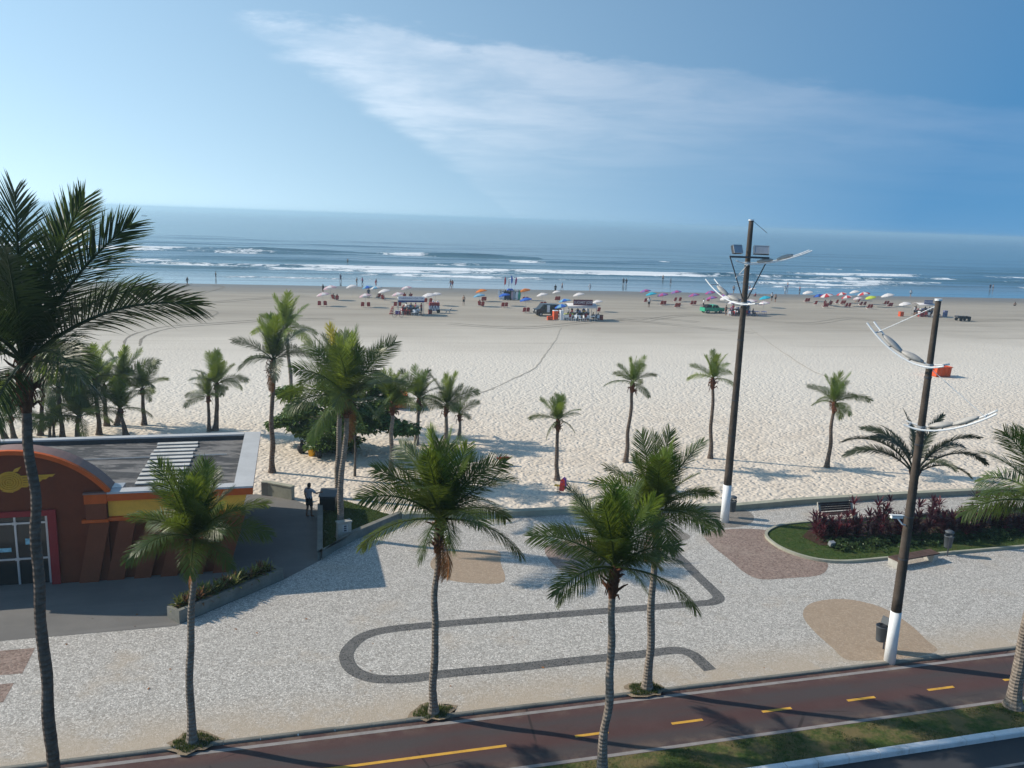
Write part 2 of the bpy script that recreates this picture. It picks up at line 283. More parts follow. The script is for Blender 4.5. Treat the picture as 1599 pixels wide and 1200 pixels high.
plain('car_green', (.03, .36, .20), .35, .5, .04, 3, 0); plain('car_black', (.012, .012, .014), .3, .5, .04, 3, 0); plain('car_glass', (.015, .018, .02), .08, .6, .02, 3, 0); plain('rubber', (.012, .012, .012), .8, .2); plain('dog_fur', (.62, .58, .52), .9, .1, .1); plain('track_faint', (.40, .36, .30), .95, .1, .15, 2, .5, 6, .05, coord='World'); plain('track_sand', (.25, .22, .18), .95, .1, .15, 2, .5, 6, .05, coord='World')
m_leaf('frond', (.024, .050, .010), (.082, .118, .019), (.20, .27, .03), .32); m_leaf('frond_young_lit', (.07, .125, .02), (.13, .19, .03), (.34, .44, .05), .42); m_leaf('frond_dark', (.018, .038, .014), (.042, .068, .022), (.09, .14, .03), .25); m_leaf('date_leaf', (.030, .042, .022), (.050, .062, .030), (.07, .08, .03), .2); m_leaf('frond_yellow', (.40, .36, .02), (.46, .40, .03), (.6, .5, .04), .4)  # second frond leaf: fresh young green plus sunlit brightness put into its colour
m_leaf('almond_leaf', (.05, .108, .02), (.115, .19, .038), (.16, .24, .03), .28, .35, 1.2); m_leaf('cordyline_leaf', (.045, .016, .020), (.13, .035, .045), (.22, .02, .04), .3, .4, 3); m_leaf('bromeliad_leaf', (.07, .10, .025), (.26, .27, .08), (.25, .25, .06), .3, .4, 8); m_leaf('bromeliad_red', (.10, .05, .03), (.22, .12, .06), (.25, .12, .06), .3, .4, 8); m_leaf('shrub_leaf', (.03, .065, .02), (.075, .12, .035), (.15, .2, .04), .3, .4, 2); m_leaf('blade', (.030, .060, .013), (.085, .105, .03), (.15, .2, .03), .3, .6, 1.5)
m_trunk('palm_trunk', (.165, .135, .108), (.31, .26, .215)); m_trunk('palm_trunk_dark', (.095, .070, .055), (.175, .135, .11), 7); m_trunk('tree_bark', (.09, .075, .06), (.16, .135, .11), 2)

# ------------------------------------------------------------------ mesh helpers
class MB:
    def __init__(s): s.v = []; s.f = []; s.mi = []; s.cur = 0
    def add(s, vs, fs):
        k = len(s.v); s.v += [tuple(x) for x in vs]; s.f += [tuple(i + k for i in f) for f in fs]; s.mi += [s.cur] * len(fs); return s
    def box(s, c, d, M=None):
        hx, hy, hz = d[0] / 2, d[1] / 2, d[2] / 2; c = V(c)
        vs = [V((x * hx, y * hy, z * hz)) for z in (-1, 1) for x, y in ((-1, -1), (1, -1), (1, 1), (-1, 1))]
        vs = [(M @ v if M else v) + c for v in vs]
        return s.add(vs, [(3, 2, 1, 0), (4, 5, 6, 7), (0, 1, 5, 4), (1, 2, 6, 5), (2, 3, 7, 6), (3, 0, 4, 7)])
    def tube(s, pts, rad, n=8, cap=True):
        pts = [V(p) for p in pts]; rad = rad if isinstance(rad, (list, tuple)) else [rad] * len(pts); k = len(s.v); ref = None
        for i, p in enumerate(pts):
            tg = (pts[min(i + 1, len(pts) - 1)] - pts[max(i - 1, 0)]).normalized()
            if ref is None: ref = tg.orthogonal().normalized()
            ref = (ref - tg * ref.dot(tg)).normalized(); b = tg.cross(ref)
            for j in range(n):
                a = 2 * pi * j / n; s.v.append(tuple(p + (ref * cos(a) + b * sin(a)) * rad[i]))
        for i in range(len(pts) - 1):
            for j in range(n):
                s.f.append((k + i * n + j, k + i * n + (j + 1) % n, k + (i + 1) * n + (j + 1) % n, k + (i + 1) * n + j)); s.mi.append(s.cur)
        if cap:
            s.f.append(tuple(k + j for j in reversed(range(n)))); s.f.append(tuple(k + (len(pts) - 1) * n + j for j in range(n))); s.mi += [s.cur] * 2
        return s
    def lathe(s, prof, n=16, c=(0, 0, 0)):
        k = len(s.v); c = V(c)
        for r, z in prof:
            for j in range(n): a = 2 * pi * j / n; s.v.append((c.x + r * cos(a), c.y + r * sin(a), c.z + z))
        for i in range(len(prof) - 1):
            for j in range(n): s.f.append((k + i * n + j, k + i * n + (j + 1) % n, k + (i + 1) * n + (j + 1) % n, k + (i + 1) * n + j)); s.mi.append(s.cur)
        s.f.append(tuple(k + j for j in reversed(range(n)))); s.f.append(tuple(k + (len(prof) - 1) * n + j for j in range(n))); s.mi += [s.cur] * 2
        return s
    def prism(s, poly, fn, d0, d1):
        """poly: list of 2-D points; fn(a,b,d) maps to 3-D"""
        n = len(poly); vs = [fn(a, b, d0) for a, b in poly] + [fn(a, b, d1) for a, b in poly]
        return s.add(vs, [tuple(reversed(range(n))), tuple(range(n, 2 * n))] + [(i, (i + 1) % n, n + (i + 1) % n, n + i) for i in range(n)])
    def build(s, name, mats, parent=None, smooth=False):
        me = bpy.data.meshes.new(name); me.from_pydata(s.v, [], s.f); mats = mats if isinstance(mats, (list, tuple)) else [mats]
        for m_ in mats: me.materials.append(MATS[m_])
        if len(mats) > 1: me.polygons.foreach_set('material_index', s.mi)
        if smooth: me.polygons.foreach_set('use_smooth', [True] * len(me.polygons))
        bm = bmesh.new(); bm.from_mesh(me); bmesh.ops.recalc_face_normals(bm, faces=bm.faces); bm.to_mesh(me); bm.free()
        return link(name, me, parent)
    def raw(s, name, mat, smooth=False):
        me = bpy.data.meshes.new(name); me.from_pydata(s.v, [], s.f); me.materials.append(MATS[mat])
        if smooth: me.polygons.foreach_set('use_smooth', [True] * len(me.polygons))
        return me
def link(name, me, parent=None, loc=None, rz=None):
    o = bpy.data.objects.new(name, me); COL.objects.link(o)
    if parent is not None: o.parent = parent
    if loc is not None: o.location = loc
    if rz is not None: o.rotation_euler = (0, 0, rz)
    return o
def tag(o, label, cat, group=None):
    o['label'] = label; o['category'] = cat
    if group: o['group'] = group
    return o
def thing(name, label, cat, loc=(0, 0, 0), rz=0, group=None): return tag(link(name, None, None, loc, rz), label, cat, group)
def struct(o, kind='structure'): o['kind'] = kind; return o
def dup(root, loc, rz=0, scale=1.0):
    r = root.copy(); COL.objects.link(r); r.location = loc; r.rotation_euler = (0, 0, rz); r.scale = (scale,) * 3
    for ch in list(root.children):
        c = ch.copy(); COL.objects.link(c); c.parent = r
        for gch in list(ch.children): d = gch.copy(); COL.objects.link(d); d.parent = c
    return r
def recolor(o, mats):
    for i, m_ in enumerate(mats):
        o.material_slots[i].link = 'OBJECT'; o.material_slots[i].material = MATS[m_]
def sheet(name, poly, mat, z, parent=None):
    me = bpy.data.meshes.new(name); bm = bmesh.new(); f = bm.faces.new([bm.verts.new((p[0], p[1], z)) for p in poly]); bmesh.ops.triangulate(bm, faces=[f])
    bmesh.ops.recalc_face_normals(bm, faces=bm.faces)
    if bm.faces[:][0].normal.z < 0: bmesh.ops.reverse_faces(bm, faces=bm.faces)
    bm.to_mesh(me); bm.free(); me.materials.append(MATS[mat]); return link(name, me, parent)
def spline(pts, closed=True, k=8):
    n = len(pts); out = []
    for i in range(n if closed else n - 1):
        gi = (lambda j: V(pts[j % n])) if closed else (lambda j: V(pts[max(0, min(n - 1, j))]))
        p0, p1, p2, p3 = gi(i - 1), gi(i), gi(i + 1), gi(i + 2)
        for q in range(k):
            t = q / k; out.append(.5 * ((2 * p1) + (p2 - p0) * t + (2 * p0 - 5 * p1 + 4 * p2 - p3) * t * t + (3 * p1 - p0 - 3 * p2 + p3) * t ** 3))
    if not closed: out.append(V(pts[-1]))
    return out
def ribbon(name, pts, w, mat, z, parent=None, base=False):
    pts = [V(p) for p in pts]; vs = []; fs = []
    for i, p in enumerate(pts):
        tg = (pts[min(i + 1, len(pts) - 1)] - pts[max(i - 1, 0)]); tg.z = 0; tg.normalize(); nn = V((-tg.y, tg.x, 0))
        vs += [(p.x + nn.x * w / 2, p.y + nn.y * w / 2, z), (p.x - nn.x * w / 2, p.y - nn.y * w / 2, z)]
    for i in range(len(pts) - 1): fs.append((2 * i + 1, 2 * i + 3, 2 * i + 2, 2 * i))
    me = bpy.data.meshes.new(name); me.from_pydata(vs, [], fs); me.materials.append(MATS[mat]); return link(name, me, parent)
ORD = 'first second third fourth fifth sixth seventh eighth ninth tenth eleventh twelfth thirteenth fourteenth fifteenth sixteenth seventeenth eighteenth nineteenth twentieth twenty-first twenty-second twenty-third twenty-fourth twenty-fifth twenty-sixth twenty-seventh twenty-eighth twenty-ninth thirtieth'.split()
def Rz(a): return Matrix.Rotation(a, 3, 'Z')
def Rx(a): return Matrix.Rotation(a, 3, 'X')
def Ry(a): return Matrix.Rotation(a, 3, 'Y')

# ================================================================== GROUND
def strip(name, s0, s1, n0, n1, mat, z, parent=None): return sheet(name, [L(s0, n0), L(s1, n0), L(s1, n1), L(s0, n1)], mat, z, parent)
WALL = [g(x, y) for x, y in ((660, 810), (800, 806), (900, 801), (1150, 796), (1250, 787), (1400, 778), (1599, 768))]
WALL_END = [WALL[-1] + (WALL[-1] - WALL[-3]).normalized() * 60]
WALLP = WALL + WALL_END
def m_sandmesh():
    mb = MB(); ns, nn = 150, 90; s0, s1, n0, n1 = -260, 420, 33, 190
    for i in range(nn + 1):
        n = n0 + (n1 - n0) * (i / nn)
        for j in range(ns + 1):
            s = s0 + (s1 - s0) * j / ns; p = S(s, n)
            z = -.03
            if n > 45: z += .10 * (mnoise.noise(V((p.x * .09, p.y * .09, 0)))) * min(1, (n - 45) / 20) * (1 if n < 150 else max(0, (172 - n) / 22))
            if n > 160: z -= .0001 * (n - 160) ** 2 * 12
            mb.v.append((p.x, p.y, z))
    for i in range(nn):
        for j in range(ns): a = i * (ns + 1) + j; mb.f.append((a, a + 1, a + ns + 2, a + ns + 1))
    return struct(link('sand_beach', mb.raw('sand_beach', 'sand', True)))
sand = m_sandmesh()
SEA_Z = -.03 - .0012 * (175.5 - 160) ** 2
def sea():
    # swell and breakers, in shore coordinates: crest lines with their own stretch of foam
    rnd = random.Random(3)
    crests = [  # n of crest, height, width, foam(s) function
        (312, 1.05, 4.0, lambda s: max(bell(s, -95, 52), .8 * bell(s, 25, 11), .35 * bell(s, 150, 12)), lambda s: 1 if s < 75 else .35),
        (292, .55, 4.0, lambda s: .7 * bell(s, 66, 10) + .4 * bell(s, 190, 14), lambda s: .5 + .5 * bell(s, 80, 60)),
        (262, .4, 3.5, lambda s: .75 * bell(s, 178, 30) + .6 * bell(s, -70, 14), lambda s: .7),
        (236, .6, 3.2, lambda s: .55 + .25 * sin(s * .021 + .6) + .15 * sin(s * .09), lambda s: 1),
        (224, .30, 3.0, lambda s: .36 + .30 * sin(s * .045 + 1), lambda s: 1),
        (213, .22, 2.6, lambda s: .38 + .30 * sin(s * .06), lambda s: 1),
        (199, .08, 2.0, lambda s: .26 + .26 * sin(s * .05 + 2), lambda s: 1), (187, .05, 1.6, lambda s: .12 + .22 * sin(s * .035 + 4), lambda s: 1),
        (350, .4, 6, lambda s: 0, lambda s: .7), (392, .4, 7, lambda s: 0, lambda s: .6), (445, .4, 8, lambda s: 0, lambda s: .6)]
    def bell(s, c, w): return math.exp(-((s - c) / w) ** 2)
    globals()['bell'] = bell
    segs = [(rnd.uniform(205, 520) if q % 4 else rnd.uniform(205, 330), rnd.uniform(-160, 330), rnd.uniform(14, 60), rnd.uniform(.18, .55)) for q in range(95)]
    mb = MB(); foam = []
    rows = [166 + .8 * i for i in range(125)] + [266 + 1.3 * i for i in range(100)] + [396 + 2.6 * i for i in range(50)]
    cols = [-330 + 2.2 * j for j in range(400)]
    for n in rows:
        near = [q for q in segs if abs(n - q[0]) < 16]
        for s in cols:
            z = 0; fo = 0
            for k, (nc, h, w, ff, hh) in enumerate(crests):
                d0 = n - nc
                if abs(d0) > 45: continue
                c = 7 * mnoise.noise(V((s * .013, k * 7.1, 0))) + 2.5 * mnoise.noise(V((s * .05, k * 3.3, 5)))
                d = d0 - c
                if -w * 2 < d < w * 5:
                    amp = h * hh(s) * (.6 + .8 * (.5 + .5 * mnoise.noise(V((s * .03, k * 2.7, 9)))))
                    z += amp * (math.exp(-(d / (w * .33)) ** 2) if d < 0 else math.exp(-(d / (w * 1.5)) ** 2))
                f_ = ff(s)
                if f_ > .02:
                    ww = w * 1.5
                    if -ww * 1.6 < d < ww * .55: fo = max(fo, f_ * min(1, (d + ww * 1.6) / (ww * .8)) * min(1, (ww * .55 - d) / (ww * .3)))
            for (nq, sq, lq, hq) in near:
                if abs(s - sq) > 2.2 * lq: continue
                d = n - nq - 3.5 * mnoise.noise(V((s * .03, nq, 3)))
                z += hq * bell(s, sq, lq) * (math.exp(-(d / 1.5) ** 2) if d < 0 else math.exp(-(d / 6) ** 2))
                if hq > .42 and n < 330 and -5 < d < 1.5: fo = max(fo, .55 * bell(s, sq + lq * .3, lq * .35))
            z += .05 * mnoise.noise(V((s * .12, n * .35, 2))) * min(1, max(0, (n - 190) / 40))
            fade = min(1, (526 - n) / 60)
            p = S(s, n, SEA_Z + z * fade); mb.v.append((p.x, p.y, p.z)); foam.append(fo)
    nc = len(cols)
    for i in range(len(rows) - 1):
        for j in range(nc - 1): a = i * nc + j; mb.f.append((a, a + 1, a + nc + 1, a + nc))
    # the open sea beyond, to the horizon, and out to both sides
    k = len(mb.v); nE = rows[-1]; sL, sR = cols[0], cols[-1]
    def quad(a, b, c, d):
        q = len(mb.v); mb.v += [tuple(S(*x, SEA_Z)) for x in (a, b, c, d)]; mb.f.append((q, q + 1, q + 2, q + 3)); foam.extend([0] * 4)
    quad((-26000, nE), (26000, nE), (26000, 15000), (-26000, 15000)); quad((-26000, 150), (sL, 150), (sL, nE), (-26000, nE)); quad((sR, 150), (26000, 150), (26000, nE), (sR, nE))
    me = mb.raw('sea', 'sea_water', True); a = me.attributes.new('foam', 'FLOAT', 'POINT'); a.data.foreach_set('value', foam)
    return struct(link('sea', me))
def bell(s, c, w): return math.exp(-((s - c) / w) ** 2)
sea()
# tyre tracks and a trodden line across the sand
def track(pts, w, mat='track_sand', twin=0):
    pts = [g(x, y) for x, y in pts]; sp = spline(pts, False, 10)
    for off in ((-twin / 2, twin / 2) if twin else (0,)):
        q = []
        for i, p in enumerate(sp):
            tg = (sp[min(i + 1, len(sp) - 1)] - sp[max(i - 1, 0)]).normalized(); q.append(p + V((-tg.y, tg.x, 0)) * off + V((random.uniform(-.06, .06), random.uniform(-.06, .06), 0)))
        vs = []; fs = []
        for i, p in enumerate(q):
            tg = (q[min(i + 1, len(q) - 1)] - q[max(i - 1, 0)]).normalized(); nv = V((-tg.y, tg.x, 0)); ww = w * random.uniform(.6, 1.2)
            for sg in (1, -1):
                a = p + nv * sg * ww / 2; n12 = -a.x * sin(A12) + a.y * cos(A12)
                z = -.03 + (.10 * mnoise.noise(V((a.x * .09, a.y * .09, 0))) * min(1, (n12 - 45) / 20) if n12 > 45 else 0) + .02
                vs.append((a.x, a.y, z))
        for i in range(len(q) - 1): fs.append((2 * i + 1, 2 * i + 3, 2 * i + 2, 2 * i))
        me = bpy.data.meshes.new('sand_track'); me.from_pydata(vs, [], fs); me.materials.append(MATS[mat]); link('sand_track', me, sand)
track([(876, 512), (868, 530), (850, 555), (835, 575), (800, 592), (765, 608), (735, 618)], .16, 'track_faint')
track([(180, 500), (230, 488), (300, 497), (330, 487), (280, 478), (360, 470), (480, 462)], .3, twin=1.6)
track([(205, 540), (215, 525), (260, 512), (330, 506), (420, 500), (520, 498)], .3, twin=1.6)
track([(300, 462), (330, 455), (350, 448), (330, 445)], .4)
track([(1010, 500), (1080, 492), (1160, 498), (1260, 505), (1330, 497), (1400, 503), (1599, 500)], .2, twin=1.5)
track([(700, 505), (820, 512), (960, 500), (1060, 508), (1180, 520)], .2, twin=1.5)
track([(1170, 512), (1215, 545), (1270, 580), (1330, 600)], .12, 'track_faint'); track([(930, 502), (1010, 497), (1090, 503)], .2, twin=1.4)

promenade = struct(sheet('promenade', [L(-60, 21.75), L(70, 21.75), WALL_END[0]] + [V(p) for p in reversed(WALL)] + [L(0.9, 41), L(-60, 41)], 'white_mosaic', 0))
# ---- inlaid stone figures of the promenade
def figure(name, pts, mat, k=8, z=.004, sm=True): 
    P = [g(x, y) for x, y in pts]; return sheet(name, spline(P, True, k) if sm else P, mat, z, promenade)
band = [g(x, y) for x, y in ((1036, 850), (1063, 873), (1090, 900), (1112, 921), (1122, 933), (1115, 940), (1090, 943), (1000, 950), (850, 962), (700, 974), (610, 983), (570, 993), (548, 1010), (541, 1027), (552, 1047), (585, 1060), (640, 1060), (700, 1052), (800, 1043), (900, 1032), (1000, 1022), (1055, 1016), (1080, 1022), (1095, 1034), (1109, 1047))]
ribbon('mosaic_band', spline(band, False, 6), .48, 'black_mosaic', .004, promenade)
figure('mosaic_patch', [(694, 862), (735, 860), (778, 861), (782, 880), (787, 909), (740, 911), (700, 906), (684, 895), (672, 884), (677, 871)], 'tan_mosaic', 5)
figure('mosaic_patch', [(852, 856), (880, 845), (915, 842), (955, 850), (985, 880), (960, 899), (915, 903), (880, 893), (858, 875)], 'red_mosaic')
figure('mosaic_patch', [(1038, 835), (1050, 829), (1066, 831), (1078, 838), (1070, 844), (1050, 844)], 'grey_mosaic')
figure('mosaic_patch', [(1065, 800), (1100, 790), (1140, 792), (1170, 800), (1177, 812), (1160, 822), (1120, 824), (1085, 815)], 'grey_mosaic')
figure('mosaic_patch', [(1100, 835), (1125, 828), (1165, 826), (1200, 830), (1215, 850), (1255, 868), (1288, 877), (1292, 888), (1278, 899), (1235, 903), (1190, 905), (1165, 896), (1140, 875), (1110, 851)], 'red_mosaic')
figure('mosaic_patch', [(1254, 962), (1262, 945), (1290, 937), (1330, 937), (1380, 950), (1420, 975), (1447, 1000), (1463, 1016), (1430, 1026), (1385, 1030), (1325, 1031), (1300, 1012), (1270, 985)], 'tan_mosaic')
figure('mosaic_patch', [(-60, 1022), (55, 1012), (35, 1052), (-60, 1060)], 'red_mosaic', sm=False); figure('mosaic_patch', [(-60, 1074), (22, 1067), (5, 1097), (-60, 1105)], 'red_mosaic', sm=False)
# ---- cycle path, verge, road
cyc = struct(strip('cycle_path', -40, 70, 18.95, 21.75, 'cycle_asphalt', -.06))
strip('edge_line', -40, 70, 21.42, 21.56, 'edge_paint', -.056, cyc); strip('edge_line', -40, 70, 19.02, 19.15, 'edge_paint', -.056, cyc)
strip('lane_marking', -40, 5.6, 20.05, 20.16, 'yellow_paint', -.056, cyc)
for k in range(12): s_ = 7.65 + 3.03 * k; strip('lane_marking', s_, s_ + 1.02, 20.06, 20.17, 'yellow_paint', -.056, cyc)
def blocks(name, s0, s1, n0, n1, z0, z1, ln, mat, parent, jit=.006, gap=.012):
    s_ = s0; base = None
    while s_ < s1:
        l_ = ln * random.uniform(.97, 1.03); mb = MB(); dz = random.uniform(-jit, jit)
        c = .025
        mb.prism([(n0, z0), (n1, z0), (n1, z1 + dz), (n0 + c, z1 + dz), (n0, z1 + dz - c)], lambda a, b, d: L(d, a, b), s_, s_ + l_ - gap)
        mb.build(name, mat, parent); s_ += l_
blocks('kerb_stone', -14, 34, 21.74, 21.86, -.12, .015, 1.0, 'rust' if False else 'planter_concrete', cyc)
verge = struct(strip('grass_verge', -40, 70, 17.72, 18.97, 'grass', -.035))
road = struct(strip('road', -60, 90, -30, 17.55, 'road_asphalt', -.17)); strip('lane_marking', -60, 90, 16.43, 16.53, 'edge_paint', -.166, road)
blocks('kerb_stone', 6, 34, 17.52, 17.735, -.25, .0, 1.0, 'kerb_paint', road, .010, .022)
# ---- the low wall between promenade and sand
def wall_run(name, pts, w, z0, z1, mat, cap, label, capw=.05):
    root = thing(name, label, 'wall', pts[0]); base = V(pts[0]); pts = [V(p) - base for p in pts]; mb = MB(); cp = MB()
    def sect(w_, a, b, mbb):
        vs = []
        for i, p in enumerate(pts):
            tg = (pts[min(i + 1, len(pts) - 1)] - pts[max(i - 1, 0)]); tg.z = 0; tg.normalize(); nn = V((-tg.y, tg.x, 0))
            vs += [p + nn * w_ / 2 + V((0, 0, a)), p - nn * w_ / 2 + V((0, 0, a)), p - nn * w_ / 2 + V((0, 0, b)), p + nn * w_ / 2 + V((0, 0, b))]
        fs = []
        for i in range(len(pts) - 1):
            k = 4 * i
            for j in range(4): fs.append((k + j, k + (j + 1) % 4, k + 4 + (j + 1) % 4, k + 4 + j))
        fs += [(3, 2, 1, 0), tuple(len(vs) - 4 + j for j in range(4))]; mbb.add(vs, fs)
    sect(w, z0, z1 - .06, mb); sect(w + capw, z1 - .06, z1, cp); mb.build('wall_body', mat, root); cp.build('coping', cap, root); return root
bend = [g(625, 812), g(640, 809)] 
wall_run('seawall', bend + WALLP, .32, -.1, .30, 'wall_concrete', 'wall_concrete', 'long low olive grey seawall between the promenade and the sand')
wall_run('garden_wall', [L(-1.75, 42.9), L(-1.4, 42.8), L(-.2, 41.9)], .25, -.1, .72, 'wall_concrete', 'wall_concrete', 'short olive wall at the far corner of the brown restaurant')
wall_run('lawn_wall', [L(1.1, 39.9), L(.9, 33.9), L(2.5, 36.0), g(625, 812)], .2, -.1, .42, 'planter_concrete', 'planter_concrete', 'low grey wall edging the triangular lawn beside the man')
terrace = struct(sheet('terrace', [L(-40, 28.95), L(-4.2, 28.95), L(-.55, 32.2), L(.95, 33.9), L(1.1, 40.0), L(-.2, 41.9), L(-2, 43), L(-40, 43)], 'terrace_concrete', .004))
# ---- lawn triangle and planted bed
LAWN = [L(1.05, 34.3), L(2.5, 36.1), g(622, 809), g(600, 803), g(560, 790), g(512, 776), L(1.2, 39.9)]
lawn = struct(sheet('lawn', LAWN, 'lawn_grass', .05))
BEDC = [(24.5, 34.3), (23.1, 34.1), (21.9, 33.3), (21.55, 32.2), (21.75, 31.0), (22.5, 30.0), (23.7, 29.6), (25.5, 29.6)]
BED = [L(60, 34.4)] + spline([L(*p) for p in BEDC], False, 5) + [L(60, 29.9)]
bed = struct(sheet('planted_bed', BED, 'lawn_grass', .06))
sheet('bed_soil', [L(s, n) for s, n in ((24.6, 33.6), (23.4, 32.6), (23.6, 31.5), (25, 31.0), (30, 31.1), (60, 31.2), (60, 33.9))], 'soil', .075, bed)
wall_run('bed_kerb', BED, .13, -.05, .12, 'wall_concrete', 'wall_concrete', 'rounded concrete kerb around the bed of red plants', 0)
def in_poly(p, poly):
    c = False; j = len(poly) - 1
    for i in range(len(poly)):
        a, b = poly[i], poly[j]
        if (a.y > p.y) != (b.y > p.y) and p.x < (b.x - a.x) * (p.y - a.y) / (b.y - a.y) + a.x: c = not c
        j = i
    return c
def blades(name, poly, count, h, z, parent=None, mat='blade', bare=None, label=None, seed=1):
    rnd = random.Random(seed); xs = [p.x for p in poly]; ys = [p.y for p in poly]; mb = MB(); k = 0
    for _ in range(count * 6):
        if k >= count: break
        p = V((rnd.uniform(min(xs), max(xs)), rnd.uniform(min(ys), max(ys)), z))
        if not in_poly(p, poly): continue
        if bare and mnoise.noise(V((p.x * .9, p.y * .9, 3))) > bare: continue
        a = rnd.uniform(0, 2 * pi); hh = h * rnd.uniform(.5, 1.3); w = .009 * rnd.uniform(.7, 1.6); d = V((cos(a), sin(a), 0)); n_ = V((-d.y, d.x, 0))
        tip = p + V((0, 0, hh)) + n_ * hh * rnd.uniform(-.7, .7); mb.add([p - d * w, p + d * w, tip], [(0, 1, 2)]); k += 1
    o = link(name, mb.raw(name, mat), parent); o['kind'] = 'stuff'
    if label: tag(o, label, 'grass')
    return o
blades('grass_blades', [L(2, 17.76), L(32, 17.76), L(32, 18.93), L(2, 18.93)], 22000, .045, -.035, verge, bare=-.02, seed=2)
blades('grass_blades', LAWN, 9000, .07, .05, lawn, seed=3); blades('grass_blades', BED[:-1] + [L(45, 29.9), L(45, 34.3)], 14000, .06, .06, bed, seed=4)
# a few leaves and bits of litter on the paving
for i in range(26):
    p = g(random.uniform(60, 1300), random.uniform(880, 1080)); mb = MB(); a = random.uniform(0, 6.28); l_ = random.uniform(.06, .16)
    mb.add([(0, 0, .008), (l_ * .5, l_ * .22, .03), (l_, 0, .012), (l_ * .5, -l_ * .22, .014)], [(0, 1, 2), (0, 2, 3)]); o = mb.build('fallen_leaf', 'dry_frond', promenade); o.location = p; o.rotation_euler = (0, 0, a)

# ================================================================== RESTAURANT
def restaurant():
    root = thing('restaurant_building', 'brown restaurant with arched front, red door frame and flat stained roof', 'building', L(-10.4, 33.4), A15)
    S0, N0 = -10.4, 33.4                                   # local frame: x along the street, y inland, z up
    def P(poly, y0, y1, name, mat, parent=root, smooth=False):     # polygon in (x, z), extruded in y
        return MB().prism(poly, lambda a, b, d: V((a - S0, d - N0, b)), y0, y1).build(name, mat, parent, smooth)
    def B(name, x0, x1, y0, y1, z0, z1, mat, parent=root): return MB().box(((x0 + x1) / 2 - S0, (y0 + y1) / 2 - N0, (z0 + z1) / 2), (x1 - x0, y1 - y0, z1 - z0)).build(name, mat, parent)
    P([(-7.12, -.1), (-2.9, -.1), (-2.0, 3.30), (-7.12, 3.30)], 33.5, 41.6, 'wall', 'brown_render')
    B('wall', -40, -13.7, 33.5, 41.6, -.1, 3.3, 'brown_render'); B('wall', -13.7, -7.12, 41.3, 41.6, -.1, 3.3, 'brown_render')
    # arched front
    Rr, zc = 4.14, 5.29 - 4.14
    arc = [(S0 + Rr * sin(a), zc + Rr * cos(a)) for a in [R_(52.7 - 105.4 * i / 28) for i in range(29)]]
    P([(-13.68, 2.95), (-7.12, 2.95)] + arc, 33.36, 34.3, 'arched_parapet', 'brown_render')
    B('wall_pier', -8.95, -7.13, 33.36, 34.3, -.1, 2.95, 'brown_render'); B('wall_pier', -13.67, -11.85, 33.36, 34.3, -.1, 2.95, 'brown_render')
    def arcband(r0, r1, y0, y1, name, mat):
        mb = MB(); n = 32; vs = []
        for i in range(n + 1):
            a = R_(53.5 - 107 * i / n)
            for r, y in ((r0, y0), (r1, y0), (r1, y1), (r0, y1)): vs.append((r * sin(a), y - N0, zc + r * cos(a)))
        fs = [(4 * i + j, 4 * i + (j + 1) % 4, 4 * i + 4 + (j + 1) % 4, 4 * i + 4 + j) for i in range(n) for j in range(4)] + [(0, 1, 2, 3), tuple(4 * n + j for j in range(4))]
        return mb.add(vs, fs).build(name, mat, root)
    arcband(Rr - .02, Rr + .14, 33.22, 33.42, 'arch_trim', 'orange_render'); arcband(Rr + .005, Rr + .10, 33.425, 34.36, 'arch_cap', 'arch_cap')
    # corner pier of the arch
    B('pier_block', -7.9, -7.1, 33.20, 33.40, 3.22, 3.60, 'orange_render'); B('pier_block', -7.86, -7.14, 33.22, 33.40, 2.58, 3.22, 'brown_light'); B('pier_cap', -7.92, -7.08, 33.18, 33.42, 3.60, 3.66, 'arch_cap'); B('pier_block', -8.02, -7.08, 33.18, 33.40, 2.46, 2.58, 'orange_render')
    # right front: cornice, yellow frieze, moulding
    B('cornice', -7.12, -1.72, 33.22, 33.5, 3.30, 3.58, 'orange_render')
    P([(-7.1, 2.62), (-2.15, 2.62), (-1.95, 3.30), (-7.1, 3.30)], 33.40, 33.5, 'frieze', 'yellow_render')
    mb = MB(); n = 20
    prof = [(33.28, 2.46), (33.26, 2.52), (33.28, 2.60), (33.42, 2.62), (33.5, 2.46)]
    mb.prism(prof, lambda a, b, d: V((d - S0, a - N0, b)), -7.08, -2.2).build('moulding', 'orange_render', root)
    # slanting pilasters
    for k in range(6):
        xt = -7.75 + 1.02 * k; w = .62 if k else .7; xb = xt - .52 - .04 * k
        P([(xb, 0.0), (xb + w, 0.0), (xt + w, 2.455), (xt, 2.455)], 33.30 if k else 33.24, 33.5 if k else 33.36, 'pilaster', 'brown_light')
    B('side_cornice', -2.02, -1.74, 33.5, 41.8, 3.26, 3.58, 'orange_render')
    # roof
    B('roof_deck', -39.5, -2.2, 34.3, 41.5, 3.24, 3.40, 'roof_membrane')
    rc = [(-2.45, -1.70, 33.2, 37.5), (-2.45, -1.70, 37.51, 41.85)]
    for x0, x1, y0, y1 in rc: B('coping', x0, x1, y0, y1, 3.585, 3.66, 'coping_white')
    B('parapet', -2.40, -2.05, 33.55, 41.6, 3.30, 3.585, 'coping_white')
    for i in range(3): B('coping', -7.1 + 1.55 * i, -7.1 + 1.55 * i + 1.543, 33.2, 33.72, 3.585, 3.66, 'coping_white')
    B('parapet', -7.1, -2.46, 33.5, 33.66, 3.30, 3.585, 'coping_white')
    for i in range(10): B('coping', -2.46 - 2.4 * (i + 1), -2.46 - 2.4 * i - .008, 41.45, 41.85, 3.585, 3.66, 'coping_white')
    B('parapet', -39, -2.46, 41.47, 41.62, 3.30, 3.585, 'dark_metal')
